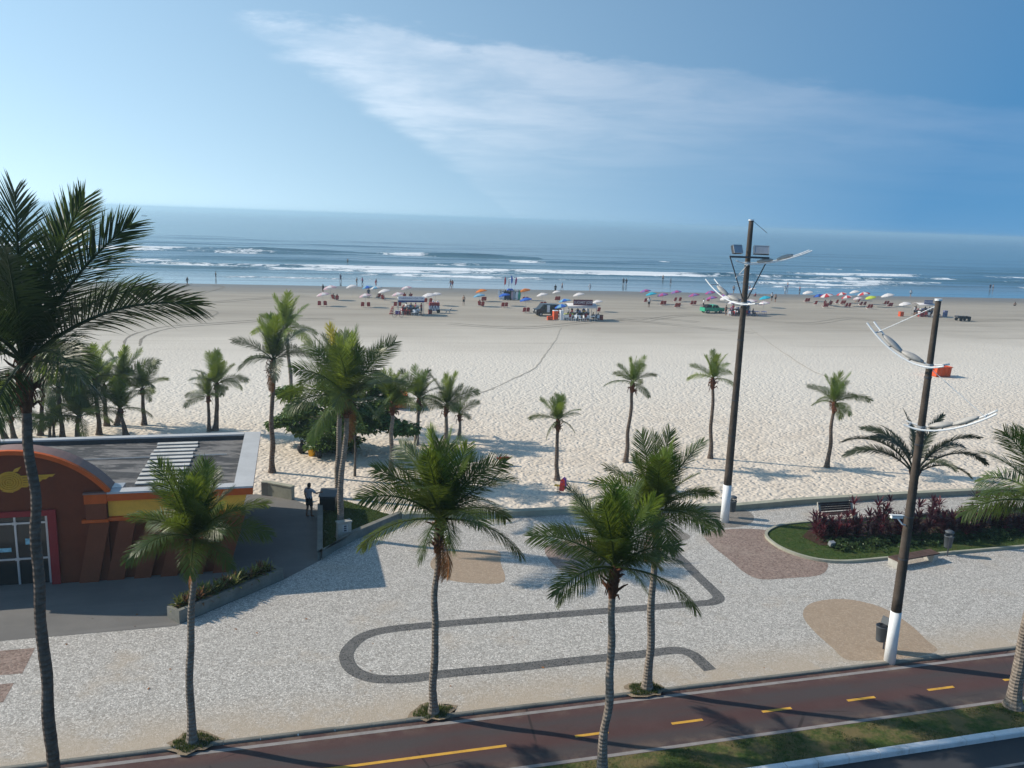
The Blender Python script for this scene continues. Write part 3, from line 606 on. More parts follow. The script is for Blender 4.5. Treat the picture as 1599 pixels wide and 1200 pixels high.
    B('flashing', -7.15, -6.6, 33.72, 34.3, 3.42, 3.68, 'galv')
    for i in range(11):
        y = 34.75 + .60 * i; dx = random.uniform(-.05, .05); o = B('roof_slab', -6.35 + dx, -4.55 + dx, y, y + .31, 3.42, 3.47, 'slab_white')
    MB().tube([V((-13, 38.6, 3.45)) - V((S0, N0, 0)), V((-3.1, 38.7, 3.45)) - V((S0, N0, 0))], .035, 6).build('roof_pipe', 'slab_white', root)
    # entrance
    B('door_frame', -9.22, -8.92, 33.26, 33.6, 0.02, 3.04, 'red_frame'); B('door_frame', -11.88, -11.58, 33.26, 33.6, 0.02, 3.04, 'red_frame'); B('door_frame', -11.578, -9.222, 33.27, 33.6, 2.82, 3.035, 'red_frame')
    d = B('glass_door', -11.57, -9.23, 33.52, 33.535, .02, 2.81, 'car_glass')
    for x in (-11.5, -10.40, -9.32): B('mullion', x - .035, x + .035, 33.47, 33.515, .02, 2.81, 'alu', d)
    for z in (2.50, 1.06): B('rail', -11.57, -9.23, 33.465, 33.512, z - .035, z + .035, 'alu', d)
    for x, z in ((-10.40, 2.5), (-10.40, 1.06)): B('bracket', x - .08, x + .08, 33.45, 33.464, z - .06, z + .06, 'alu', d)
    for x0, x1, z0, z1 in ((-10.1, -9.86, 1.62, 1.86), (-9.85, -9.61, 1.63, 1.87), (-11.0, -10.6, 1.36, 1.52)): B('notice', x0, x1, 33.505, 33.517, z0, z1, 'poster', d)
    # winged emblem
    em = MB(); cz = 4.2
    for r in (.10, .19, .28, .37): em.tube([(r * cos(a), -.09, cz + r * sin(a) * .85) for a in [2 * pi * i / 28 for i in range(29)]], .033, 6, False)
    em.prism([(.46 * cos(2 * pi * i / 28), cz + .40 * sin(2 * pi * i / 28)) for i in range(28)], lambda a, b, d_: V((a, d_, b)), -.075, -.04)
    for sg in (-1, 1):
        for k in range(5):
            ln = 1.55 - .22 * k; z = cz + .22 - .095 * k
            em.prism([(sg * .36, z), (sg * ln, z + .02), (sg * (ln - .10), z - .07), (sg * .36, z - .062)], lambda a, b, d_: V((a, d_, b)), -.085, -.04)
        em.prism([(sg * .1, cz + .36), (sg * .30, cz + .40), (sg * .42, cz + .58), (sg * .2, cz + .5)] if sg > 0 else [(-.3, cz - .36), (-.1, cz - .40), (.1, cz - .42), (0, cz - .34)], lambda a, b, d_: V((a, d_, b)), -.085, -.04)
    em.build('winged_emblem', 'emblem_yellow', root)
    return root
restaurant()

# ================================================================== PALMS
def frond_mesh(name, elev, curve, nl, leaf, droop, seed, mats=('frond',), Lr=3.2, wid=.034, sweep=(78, 22), petiole=.12, vlift=22, twist=0.0, roll=0.0):
    rnd = random.Random(seed); N = 16; pts = [V((0, 0, 0))]; tan = []
    for i in range(N + 1):
        t = i / N; a = R_(elev - curve * t ** 1.35); tan.append(V((cos(a), twist * t * .5, sin(a))).normalized())
        if i < N: pts.append(pts[-1] + tan[-1] * Lr / N)
    mb = MB(); mb.tube(pts, [.040 * (1 - i / N) ** .8 + .006 for i in range(N + 1)], 5, False)
    for i in range(nl):
        t = petiole + (1 - petiole) * (i + .5) / nl; x = t * N; k = min(int(x), N - 1); fr = x - k; p = pts[k].lerp(pts[k + 1], fr); tg = tan[k].lerp(tan[k + 1], fr).normalized()
        side0 = V((0, 1, 0)) - tg * tg.y; side0.normalize(); up = tg.cross(side0); up = up if up.z > 0 or elev > 80 else -up
        rq = Matrix.Rotation(roll * (.35 + .65 * t), 3, tg); side0 = rq @ side0; up = rq @ up
        tt = (t - petiole) / (1 - petiole)
        for sg in (-1, 1):
            if rnd.random() < .03: continue
            sw = R_(sweep[0] + (sweep[1] - sweep[0]) * tt + rnd.uniform(-7, 7)); vl = R_(vlift * (1 - .5 * tt) + rnd.uniform(-12, 12))
            d = (tg * cos(sw) + (side0 * sg * cos(vl) + up * sin(vl)) * sin(sw)).normalized()
            ln = leaf * (.45 + .55 * sin(pi * min(1, .18 + tt * .72))) * (1 if tt < .8 else 1 - (tt - .8) * 1.6) * rnd.uniform(.85, 1.12)
            w = wid * rnd.uniform(.8, 1.15); wv = (tg - d * tg.dot(d)).normalized(); q = p.copy(); vs = []
            for sgm, (ww, sl_) in enumerate(((.55, 0), (1, .34), (.75, .36), (0, .30))):
                if sgm: d = (d + V((0, 0, -1)) * droop * (.16 + .26 * sgm) * rnd.uniform(.7, 1.3)).normalized(); q = q + d * ln * sl_
                wv = (wv - d * wv.dot(d)).normalized()
                vs += [q + wv * w * ww * .5, q - wv * w * ww * .5] if ww else [q]
            mb.add(vs, [(0, 1, 3, 2), (2, 3, 5, 4), (4, 5, 6)])
    me = mb.raw(name, mats[0]); return me
ELEVS = [84, 73, 62, 50, 38, 25, 10, -8, -30]
FR = {}
for i, e in enumerate(ELEVS):
    for v_ in range(3): FR[i, v_] = frond_mesh('frond', e + random.uniform(-4, 4), (10, 15, 24, 36, 48, 56, 58, 52, 36)[i] + random.uniform(-5, 10), 104, .92, (.05, .06, .08, .11, .16, .22, .28, .32, .3)[i], 100 + 10 * i + v_, wid=.028, sweep=(70, 26), vlift=(4, 8, 12, 14, 14, 8, 2, -6, -12)[i], twist=random.uniform(-.4, .4), roll=R_((-55, 5, 60)[v_]))
DATE = [frond_mesh('frond', e, c, 84, .44, .10, 300 + i, ('date_leaf',), 3.3, .032, (58, 25), .24, 24, random.uniform(-.3, .3), R_((50, -50, 40, -45, 20, -20)[i])) for i, (e, c) in enumerate(((80, 50), (68, 80), (56, 88), (46, 92), (66, 60), (74, 95)))]
def rig(me, name, parent, loc, az, scale, mat, roll=0.0):
    o = link(name, me, parent, loc); o.rotation_euler = (0, roll, az) ; o.scale = (scale,) * 3; recolor(o, [mat]); return o
def palm(label, base, heart, Lf, n=22, seed=1, young=6, mat='frond', r0=.15, trunk='palm_trunk', fib=1.0, up=0.0, low=.5, bend=0.0, group=None, extra=(), z=-.03, flare=1.6, dead=0):
    rnd = random.Random(seed); b = g(*base, z); top = at(heart[0], heart[1], b.y + bend); root = thing('palm_tree', label, 'palm tree', b, 0, group)
    H = top - b; ctrl = H * .5 + V((H.x * -.12 + rnd.uniform(-.12, .12), rnd.uniform(-.15, .15), 0)); N = max(14, int(H.length / .13)); mb = MB(); pts = []; rad = []
    for i in range(N + 1):
        t = i / N; p = ctrl * 2 * t * (1 - t) + H * t * t + V((mnoise.noise(V((t * H.length * .7, seed * 1.7, 0))), mnoise.noise(V((t * H.length * .7, seed * 2.3, 4))), 0)) * .11 * min(1, t * 4) * min(1, (1 - t) * 4); pts.append(p); rad.append(r0 * ((1 - .36 * t) + (flare - 1) * math.exp(-t * H.length / .28)) * (1 + .02 * (i % 2) + rnd.uniform(-.035, .035) + .10 * mnoise.noise(V((i * .13, seed * 3.1, 1)))))
    mb.tube(pts, rad, 12); mb.build('trunk', trunk, root, False)
    rt = rad[-1]
    # fibrous crown base with the stubs of old fronds
    if fib:
        fb = MB(); ax = (pts[-1] - pts[-3]).normalized(); hh = .75 * fib
        fb.tube([H - ax * hh, H - ax * hh * .6, H - ax * hh * .15, H + ax * .12], [rt * 1.1, rt * 1.75, rt * 1.8, rt * .8], 10)
        for k in range(int(16 * fib) + 4):
            a = rnd.uniform(0, 6.28); d = V((cos(a), sin(a), 0)); p0 = H - ax * rnd.uniform(.0, hh * .9) + d * rt * 1.1; ln = rnd.uniform(.16, .42) * (.5 + .5 * fib)
            fb.tube([p0, p0 + d * ln * .5 + V((0, 0, ln * .35)), p0 + d * ln * .8 + V((0, 0, ln * rnd.uniform(-.9, .9)))], [.035, .028, .012], 4)
        fb.build('crown_fibre', 'fibre', root)
    for k in range(dead):
        a = rnd.uniform(0, 6.28); rig(FR[8, 0], 'dead_frond', root, H - V((0, 0, .3)), a, Lf / 3.2 * .6, 'dry_frond', R_(35))
    ga = 2.39996; a0 = rnd.uniform(0, 6.28)
    for i in range(n):
        t = i / (n - 1); e = 85 + up - (60 + 48 * low) * t ** 1.5; idx = min(range(len(ELEVS)), key=lambda q: abs(ELEVS[q] - e))
        sc = Lf / 3.2 * (.98 + .08 * min(1, t * 3.2)) * rnd.uniform(.78, 1.12)
        mm = 'frond_young_lit' if i < young else mat
        rig(FR[idx, i % 3], 'frond', root, H + V((0, 0, .02)), a0 + ga * i + rnd.uniform(-.25, .25), sc, mm, R_(rnd.uniform(-6, 6)))
    for az, e, sc, mm in extra:
        idx = min(range(len(ELEVS)), key=lambda q: abs(ELEVS[q] - e)); rig(FR[idx, 0], 'frond', root, H, R_(az), sc * Lf / 3.2, mm)
    return root
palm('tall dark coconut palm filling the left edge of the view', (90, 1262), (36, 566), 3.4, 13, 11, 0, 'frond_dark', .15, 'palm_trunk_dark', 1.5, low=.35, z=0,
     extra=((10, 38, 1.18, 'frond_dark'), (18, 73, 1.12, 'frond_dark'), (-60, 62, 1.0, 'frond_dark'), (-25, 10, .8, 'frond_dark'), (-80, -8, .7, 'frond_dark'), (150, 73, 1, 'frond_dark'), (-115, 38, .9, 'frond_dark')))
palm('coconut palm on the promenade in front of the brown restaurant', (300, 1160), (303, 842), 1.9, 29, 21, 5, 'frond', .115, z=0, fib=.8, dead=1)
palm('coconut palm on the promenade with grass patch, near the closed bend of the black line', (677, 1115), (688, 812), 2.45, 31, 31, 7, 'frond', .12, z=0, fib=1.3, dead=2)
palm('nearest coconut palm growing from the verge in front of the cycle path', (940, 1212), (960, 888), 2.05, 29, 41, 8, 'frond', .125, z=-.03, fib=1.1)
palm('coconut palm beside the cycle path with brown dead frond against its trunk', (1010, 1076), (1023, 800), 2.2, 29, 52, 6, 'frond', .135, z=0, fib=1.0, dead=2)
palm('pale trunked coconut palm at the right edge by the cycle path', (1582, 1103), (1640, 792), 2.7, 22, 61, 5, 'frond', .20, z=-.03, fib=1.0)
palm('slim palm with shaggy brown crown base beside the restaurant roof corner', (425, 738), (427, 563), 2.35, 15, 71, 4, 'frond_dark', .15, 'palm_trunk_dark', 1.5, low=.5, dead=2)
palm('tall sunlit palm behind the slim palm near the roof corner', (458, 662), (447, 515), 2.3, 16, 81, 8, 'frond_young_lit', .15, 'palm_trunk', .8, low=.6)  # whole crown takes the brighter leaf, its sunlit look being painted in
palm('large coconut palm with pale sunlit trunk rooted in the small lawn', (531, 838), (545, 622), 2.8, 21, 91, 3, 'frond', .15, z=.05, fib=1.2, dead=1, extra=((200, -30, .9, 'frond_young_lit'), (-40, -30, .55, 'frond_young_lit'), (185, 10, 1.05, 'frond')))
palm('coconut palm with yellow spear leaf, just behind the lawn palm', (527, 778), (531, 592), 2.6, 17, 95, 2, 'frond', .15, fib=1.0, extra=((200, 84, 1.05, 'frond_yellow'), (250, 84, .9, 'frond_yellow'),))
palm('palm in front of the leafy almond tree and the orange skip', (610, 748), (613, 630), 2.0, 18, 101, 5, 'frond', .14, fib=.9)
palm('palm right of the orange skip behind the almond tree', (650, 694), (654, 624), 1.9, 16, 111, 4, 'frond', .14, fib=1.0)
palm('taller of the two palms above the promenade palm crown', (696, 690), (698, 634), 2.2, 13, 121, 4, 'frond', .14, fib=1.0, low=.5)
palm('small young palm leaning beside a taller palm on the sand', (717, 684), (717, 648), 1.5, 9, 131, 3, 'frond', .11, fib=.7, low=.2)
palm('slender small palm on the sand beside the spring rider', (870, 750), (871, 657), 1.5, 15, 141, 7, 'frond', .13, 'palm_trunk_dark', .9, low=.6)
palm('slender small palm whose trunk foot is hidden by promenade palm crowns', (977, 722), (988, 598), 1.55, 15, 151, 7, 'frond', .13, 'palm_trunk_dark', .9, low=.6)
palm('bright yellow green little palm just left of the tall lamp pole', (1109, 716), (1113, 592), 1.6, 13, 161, 13, 'frond_young_lit', .13, 'palm_trunk_dark', .9, low=.3)
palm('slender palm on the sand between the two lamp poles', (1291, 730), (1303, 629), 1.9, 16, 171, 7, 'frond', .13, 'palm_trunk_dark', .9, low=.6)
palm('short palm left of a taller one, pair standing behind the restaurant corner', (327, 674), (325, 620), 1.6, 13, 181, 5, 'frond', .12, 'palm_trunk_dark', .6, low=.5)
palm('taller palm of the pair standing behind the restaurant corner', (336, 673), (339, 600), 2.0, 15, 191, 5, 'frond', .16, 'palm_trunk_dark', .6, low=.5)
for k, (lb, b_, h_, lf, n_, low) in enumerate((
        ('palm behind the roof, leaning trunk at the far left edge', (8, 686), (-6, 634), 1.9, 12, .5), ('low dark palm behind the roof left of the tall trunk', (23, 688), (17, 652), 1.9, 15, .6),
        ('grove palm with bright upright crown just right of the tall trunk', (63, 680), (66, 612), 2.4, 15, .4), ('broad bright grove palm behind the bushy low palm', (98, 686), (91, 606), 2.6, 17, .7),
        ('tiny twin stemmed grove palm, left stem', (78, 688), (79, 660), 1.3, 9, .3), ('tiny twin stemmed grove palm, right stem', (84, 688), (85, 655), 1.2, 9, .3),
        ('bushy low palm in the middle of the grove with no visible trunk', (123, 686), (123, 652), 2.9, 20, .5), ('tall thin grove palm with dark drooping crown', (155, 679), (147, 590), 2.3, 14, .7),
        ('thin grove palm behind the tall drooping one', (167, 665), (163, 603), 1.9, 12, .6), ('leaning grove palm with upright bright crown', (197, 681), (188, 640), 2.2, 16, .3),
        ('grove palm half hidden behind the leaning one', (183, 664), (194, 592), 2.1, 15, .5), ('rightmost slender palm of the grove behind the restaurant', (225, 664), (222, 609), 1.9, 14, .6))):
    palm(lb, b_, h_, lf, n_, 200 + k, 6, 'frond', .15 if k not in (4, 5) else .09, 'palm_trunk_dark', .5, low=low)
def date_palm():
    b = g(1421, 806); top = at(1428, 742, b.y); root = thing('date_palm', 'grey green date palm with arching fronds behind the near lamp pole', 'palm tree', b); H = top - b
    mb = MB(); n = 16; mb.tube([H * (i / n) for i in range(n + 1)], [.2 * (1 + .12 * (i % 2)) for i in range(n + 1)], 10); mb.build('trunk', 'palm_trunk_dark', root)
    st = MB()
    for k in range(14): a = k * 2.4; d = V((cos(a), sin(a), 0)); st.tube([H + d * .1 - V((0, 0, .3)), H + d * .3 + V((0, 0, .15 + .02 * k))], [.05, .02], 4)
    st.build('frond_stubs', 'fibre', root)
    for k, (az, i, sc) in enumerate(((172, 2, 1.35), (165, 3, 1.2), (150, 1, 1.15), (95, 0, 1.1), (120, 4, 1.0), (20, 2, 1.15), (5, 3, 1.3), (-8, 1, 1.2), (48, 5, 1.0), (-40, 3, .9), (-70, 2, .9), (75, 4, 1.05), (185, 1, 1.1), (-120, 5, .9), (30, 0, 1.1))):
        rig(DATE[i], 'frond', root, H, R_(az), sc * 1.0, 'date_leaf')
date_palm()
for k, (x, y, lb) in enumerate(((303, 1160, 'the palm before the restaurant'), (676, 1112, 'the middle promenade palm'), (1008, 1076, 'the palm with a dead frond'))):
    c = g(x, y); n_ = 18; poly = [c + Rz(A15) @ V((cos(2 * pi * i / n_) * (.50 + .34 * random.random()), sin(2 * pi * i / n_) * (.32 + .26 * random.random()), 0)) for i in range(n_)]
    o = tag(sheet('tree_pit', poly, 'pit_earth', .006), 'scruffy earth and grass patch at the foot of ' + lb, 'tree pit', 'tree pits along the cycle path')
    blades('grass_tuft', [c + (q - c) * .8 for q in poly], 1000, .10, .006, o, seed=30 + k)

# ================================================================== TREES AND PLANTS
def leafcloud(mb, c, rx, ry, rz, n, ls, rnd, flat=.5):
    for _ in range(n):
        while True:
            p = V((rnd.uniform(-1, 1), rnd.uniform(-1, 1), rnd.uniform(-1, 1)))
            if .35 < p.length < 1: break
        p = V((c[0] + p.x * rx, c[1] + p.y * ry, c[2] + p.z * rz)); a = rnd.uniform(0, 6.28); d = V((cos(a), sin(a), rnd.uniform(-.5, .3))).normalized(); w = V((-sin(a), cos(a), rnd.uniform(-.4, .4))).normalized()
        l_ = ls * rnd.uniform(.6, 1.25); q = p + d * l_ * .55 + V((0, 0, .02)); mb.add([p, q + w * l_ * .30, p + d * l_ - V((0, 0, l_ * .2)), q - w * l_ * .30], [(0, 1, 2), (0, 2, 3)])
def almond():
    b = g(551, 706, -.03); root = thing('almond_tree', 'spreading leafy tree with layered branches behind the lawn palms', 'tree', b); rnd = random.Random(5); D = b.y
    tr = MB(); tr.tube([(0, 0, -.1), (.05, .05, .8), (-.02, 0, 1.7), (0, .1, 3.4)], [.26, .2, .17, .09], 10); tr.build('trunk', 'tree_bark', root)
    lim = MB(); cr = MB()
    pads = [(448, 655, .9), (470, 640, 1.0), (452, 612, .75), (498, 655, 1.2), (505, 690, 1.0), (525, 668, 1.2), (480, 672, .9), (528, 625, 1.1), (560, 655, 1.1), (565, 612, 1.1), (585, 640, 1.1), (572, 665, .9), (600, 660, .9), (622, 668, .8), (610, 622, .8), (588, 605, .8), (545, 690, .7), (640, 672, .55), (438, 660, .5), (512, 700, .7), (520, 603, .8), (540, 645, 1.2)]
    for x, y, r in pads:
        p = at(x, y, D + rnd.uniform(-1.6, 1.6)) - b; j = V((0, 0, rnd.uniform(.9, 2.6))); mid = j.lerp(p, .55) + V((0, 0, .15)); lim.tube([j, mid, p], [.075, .045, .015], 6, False)
        leafcloud(cr, p, r * .95, r * .95, r * .5, int(560 * r * r) + 90, .32, rnd)
        for q in range(5):
            a = rnd.uniform(0, 6.28); e = p + V((cos(a) * r * .9, sin(a) * r * .9, rnd.uniform(-.2, .3))); lim.tube([mid.lerp(p, .6), e], [.02, .008], 4, False); leafcloud(cr, e, .42, .42, .25, 60, .30, rnd)
    lim.build('limb', 'tree_bark', root); o = link('crown', cr.raw('crown', 'almond_leaf'), root)
almond()
def sapling():
    b = g(554, 744, -.03); root = thing('sapling', 'thin young tree trunk on the sand in front of the leafy tree', 'tree', b); D = b.y; top = at(553, 668, D) - b; rnd = random.Random(8)
    MB().tube([(0, 0, -.1), top * .5 + V((.05, 0, 0)), top], [.085, .06, .03], 8).build('trunk', 'tree_bark', root); cr = MB(); leafcloud(cr, top, .7, .7, .35, 240, .22, rnd); link('crown', cr.raw('crown', 'almond_leaf'), root)
sapling()
def rosette_mesh(name, n, ln, w, mat, seed, up=(20, 85), droop=.5):
    rnd = random.Random(seed); mb = MB()
    for i in range(n):
        t = i / n; a = i * 2.4 + rnd.uniform(-.3, .3); e = R_(up[1] - (up[1] - up[0]) * t + rnd.uniform(-8, 8)); l_ = ln * (.65 + .35 * sin(pi * (.2 + .7 * t))) * rnd.uniform(.85, 1.1)
        d = V((cos(a) * cos(e), sin(a) * cos(e), sin(e))); s_ = V((-sin(a), cos(a), 0)); p = V((0, 0, .10 * (1 - t))); vs = []
        for ww, st in ((.35, 0), (1, .35), (.85, .35), (0, .3)):
            p = p + d * l_ * st
            if st: d = (d + V((0, 0, -droop * .33))).normalized()
            vs += [p + s_ * w * ww / 2, p - s_ * w * ww / 2] if ww else [p]
        mb.add(vs, [(0, 1, 3, 2), (2, 3, 5, 4), (4, 5, 6)])
    return mb.raw(name, mat)
ROS = [rosette_mesh('rosette', 20, .60, .085, 'cordyline_leaf', 400 + i, (-8, 72), .28) for i in range(3)]
def cordylines():
    rnd = random.Random(12); spots = []
    xs = [1272, 1283, 1296, 1310, 1326, 1340, 1352, 1366, 1380, 1396, 1412, 1432, 1446, 1458, 1470, 1484, 1496, 1508, 1520, 1533, 1545, 1557, 1568, 1580, 1592, 1604, 1618]
    tall = {1326: 2.0, 1366: 2.0, 1380: 2.2, 1446: 2.3, 1458: 1.9, 1520: 2.2, 1545: 2.1, 1557: 2.3, 1568: 2.3, 1580: 2.1}
    for i, x in enumerate(xs):
        y = 843 - (x - 1270) * .035 + rnd.uniform(-5, 4); b = g(x, y, .07); h = tall.get(x, rnd.uniform(1.15, 1.55)) * .92
        root = thing('cordyline_plant', '%s red leaved cordyline counting from the rounded left end of the bed' % ORD[i], 'shrub', b, rnd.uniform(0, 6.28), 'red cordylines in the planted bed')
        st = MB(); ns = rnd.randint(3, 5)
        for k in range(ns):
            hh = h * (1 if k == 0 else rnd.uniform(.35, .92)); a = rnd.uniform(0, 6.28); sp = 0.06 if k == 0 else rnd.uniform(.12, .36); p = V((cos(a) * sp, sin(a) * sp, 0)); tp = V((cos(a) * sp * 1.5, sin(a) * sp * 1.5, hh - .3))
            st.tube([p, tp], [.018, .014], 5, False)
            for q, zf in enumerate((1.0, .62, .28)):
                if hh * zf < .22: continue
                o = link('rosette', ROS[(i + k + q) % 3], root, p.lerp(tp, zf)); o.rotation_euler = (rnd.uniform(-.25, .25), rnd.uniform(-.25, .25), rnd.uniform(0, 6)); o.scale = (rnd.uniform(.62, .95),) * 3
        st.build('stem', 'tree_bark', root)
cordylines()
def cover(name, fn, count, ls, mat, label, seed):
    rnd = random.Random(seed); mb = MB()
    for _ in range(count):
        c = fn(rnd); leafcloud(mb, c, .10, .10, .10, 9, ls, rnd)
    o = link(name, mb.raw(name, mat)); o['kind'] = 'stuff'; tag(o, label, 'ground cover')
cover('ground_cover', lambda r: (lambda p: (p.x, p.y, r.uniform(.1, .34)))(L(r.uniform(24.0, 46), r.gauss(31.2, .33))), 900, .16, 'shrub_leaf', 'low green ground cover along the front of the red plants', 14)
BROM = [rosette_mesh('leaf_rosette', 20, .42, .07, 'bromeliad_leaf', 420 + i, (8, 80), .9) for i in range(2)]
def planter():
    A, B = L(-4.15, 29.15), L(-.62, 32.25); d = (B - A); ln = d.length; rz = atan2(d.y, d.x); root = thing('planter', 'low grey concrete planter running diagonally beside the restaurant drive', 'planter', A, rz)
    MB().box((ln / 2, .02, .22), (ln, .16, .54)).build('front_wall', 'planter_concrete', root); MB().box((ln / 2, .60, .2), (ln, .12, .5)).build('back_wall', 'planter_concrete', root)
    MB().box((.07, .32, .2), (.14, .44, .5)).build('end_wall', 'planter_concrete', root); MB().box((ln - .07, .32, .2), (.14, .44, .5)).build('end_wall', 'planter_concrete', root); MB().box((ln / 2, .32, .2), (ln - .3, .43, .36)).build('earth', 'soil', root)
    MB().box((ln * .9, .1, .1), (.7, .12, .46), Rz(0)).build('kerb_return', 'planter_concrete', root); rnd = random.Random(6)
    MB().tube([(ln - .5, .1, .4), (ln - .5, .1, .85)], .025, 6).build('iron_stake', 'dark_metal', root)
    for k in range(22):
        p = Matrix.Rotation(rz, 3, 'Z') @ V((.25 + (ln - .6) * (k + .5) / 22, .32 + rnd.uniform(-.14, .14), .36)) + A
        o = tag(link('bromeliad', None, None, p, rnd.uniform(0, 6)), '%s green and bronze bromeliad from the near end of the diagonal planter' % ORD[k], 'bromeliad', 'bromeliads in the diagonal planter')
        q = link('leaf_rosette', BROM[k % 2], o); recolor(q, ['bromeliad_red' if k % 3 == 1 else 'bromeliad_leaf']); q.scale = (rnd.uniform(1.0, 1.5),) * 3; q2 = link('leaf_rosette', BROM[(k + 1) % 2], o, (rnd.uniform(-.15, .15), rnd.uniform(-.1, .1), .02)); q2.scale = (rnd.uniform(.5, .8),) * 3
planter()

# ================================================================== STREET FURNITURE
def arm(root, z, az, ln, rise, back, col='white_paint', sep=.64):
    M_ = Matrix.Rotation(az, 3, 'Z'); rails = []
    def pt(t, sd): return M_ @ V((t, sd, z + rise * (max(0, t) / ln) ** 1.9 + (.10 * (t / back) ** 2 if t < 0 else 0)))
    for sd in (-sep / 2, sep / 2): MB().tube([pt(-back + (ln + back) * i / 14, sd) for i in range(15)], .030, 7).build('arm_rail', col, root)
    for t in (-back * .7, .0, ln * .3, ln * .62, ln * .86): MB().tube([pt(t, -sep / 2), pt(t, sep / 2)], .025, 6).build('crossbar', 'galv', root)
    for t in (ln * .28, ln * .60):
        a = pt(t - .36, 0) + V((0, 0, .09)); b = pt(t + .36, 0) + V((0, 0, .09)); mb = MB(); up = V((0, 0, 1)); d = (b - a); sd = M_ @ V((0, 1, 0)); n = 9; k = 12
        for i in range(n):
            s_ = i / (n - 1); w = .19 * (sin(pi * min(.97, max(.06, s_))) ** .45); h = .11 * (sin(pi * min(.97, max(.05, s_))) ** .5)
            for j in range(k): th = 2 * pi * j / k; mb.v.append(tuple(a + d * s_ + sd * cos(th) * w + up * (sin(th) * h)))
        for i in range(n - 1):
            for j in range(k): mb.f.append((i * k + j, i * k + (j + 1) % k, (i + 1) * k + (j + 1) % k, (i + 1) * k + j)); mb.mi.append(0)
        mb.f += [tuple(reversed(range(k))), tuple((n - 1) * k + j for j in range(k))]; mb.mi += [0, 0]
        mb.build('lamp_head', 'lamp_body', root, True)
    return pt
def lamp_pole(base, h, label, arms, white, floods=False, r=(.21, .11)):
    b = g(*base); root = thing('lamp_pole', label, 'lamp post', b); n = 16; zw = white
    MB().tube([(0, 0, z) for z in (-.1, zw * .5, zw)], [r[0] + .008, r[0] - .002, r[0] - (r[0] - r[1]) * zw / h + .008], n).build('painted_foot', 'white_paint', root, True)
    N = 20; mb = MB(); mb.tube([(0, 0, zw + (h - zw) * i / N) for i in range(N + 1)], [r[0] - (r[0] - r[1]) * (zw + (h - zw) * i / N) / h for i in range(N + 1)], n); mb.build('shaft', 'pole_wood', root, True)
    MB().tube([(0, 0, h), (0, 0, h + .06)], r[1] + .025, n).build('top_cap', 'white_paint', root)
    bands = MB()
    for z in (h * .3, h * .42, h * .62, h * .8): rr = r[0] - (r[0] - r[1]) * z / h + .012; bands.tube([(0, 0, z), (0, 0, z + .05)], rr, n)
    bands.build('band', 'dark_metal', root)
    for z, az, ln, rise, back, stay in arms:
        pt = arm(root, z, az, ln, rise, back); rr = r[0] - (r[0] - r[1]) * z / h + .02; MB().tube([(0, 0, z - .08), (0, 0, z + .08)], rr, n).build('collar', 'galv', root)
        if stay: MB().tube([(0, 0, stay), pt(ln * .86, 0)], .012, 5).build('stay_cable', 'white_paint', root)
    return root, b
p1, b1 = lamp_pole((1131, 815), 14.83, 'taller lamp pole with floodlights and white painted foot by the seawall', [(12.85, R_(-8), 2.8, .72, .5, None), (10.95, R_(126), 2.2, 1.0, .9, None)], 1.95, True)
def floods(root, z, b):
    MB().box((0, -.22, z), (1.85, .09, .09)).build('floodlight_bar', 'dark_metal', root)
    for x0, x1 in ((-.9, -.12), (.9, .12)): MB().tube([(x0, -.2, z), (x1, -.12, z - 1.95)], .028, 6).build('brace', 'dark_metal', root)
    MB().tube([(-.56, -.2, z - 1.0), (.1, -.12, z - .2)], .015, 5).build('brace', 'galv', root)
    for x, a, w in ((-.62, R_(25), .52), (.52, R_(-8), .70)):
        M_ = Rz(a) @ Rx(R_(-22)); c = V((x, -.24, z + .34)); f = MB().box(c, (w, .16, .40), M_).build('floodlight', 'dark_metal', root)
        MB().box(c + M_ @ V((0, -.085, 0)), (w - .07, .02, .33), M_).build('lens', 'flood_glass', f)
        fr = MB()
        for zz in (-.185, .185): fr.box(c + M_ @ V((0, -.09, zz)), (w, .03, .035), M_)
        for xx in (-w / 2 + .02, w / 2 - .02): fr.box(c + M_ @ V((xx, -.092, 0)), (.035, .03, .33), M_)
        fr.build('bezel', 'galv', f)
    MB().tube([(.05, 0, 14.85), (.75, -.1, 14.3)], .012, 5).build('wire', 'dark_metal', root)
floods(p1, 13.15, b1)
p2, b2 = lamp_pole((1389, 1032), 12.45, 'nearer lamp pole with two curved white arms and white painted foot', [(10.35, R_(138), 2.0, 1.2, .5, 12.3), (8.3, R_(-32), 2.05, .85, .5, 10.3)], 1.85, r=(.185, .085))
def cctv(root):
    c = V((-.52, -.22, 5.3)); M_ = Rz(R_(18)) @ Ry(R_(6)); o = MB().box(c, (.46, .10, .085), M_).build('security_camera', 'white_paint', root); MB().box(c + V((0, 0, .065)), (.54, .13, .018), M_).build('sunshield', 'white_paint', o)
    MB().tube([(-.13, -.08, 4.98), (-.3, -.22, 5.05), c], .028, 6).build('bracket', 'white_paint', o)
cctv(p2)
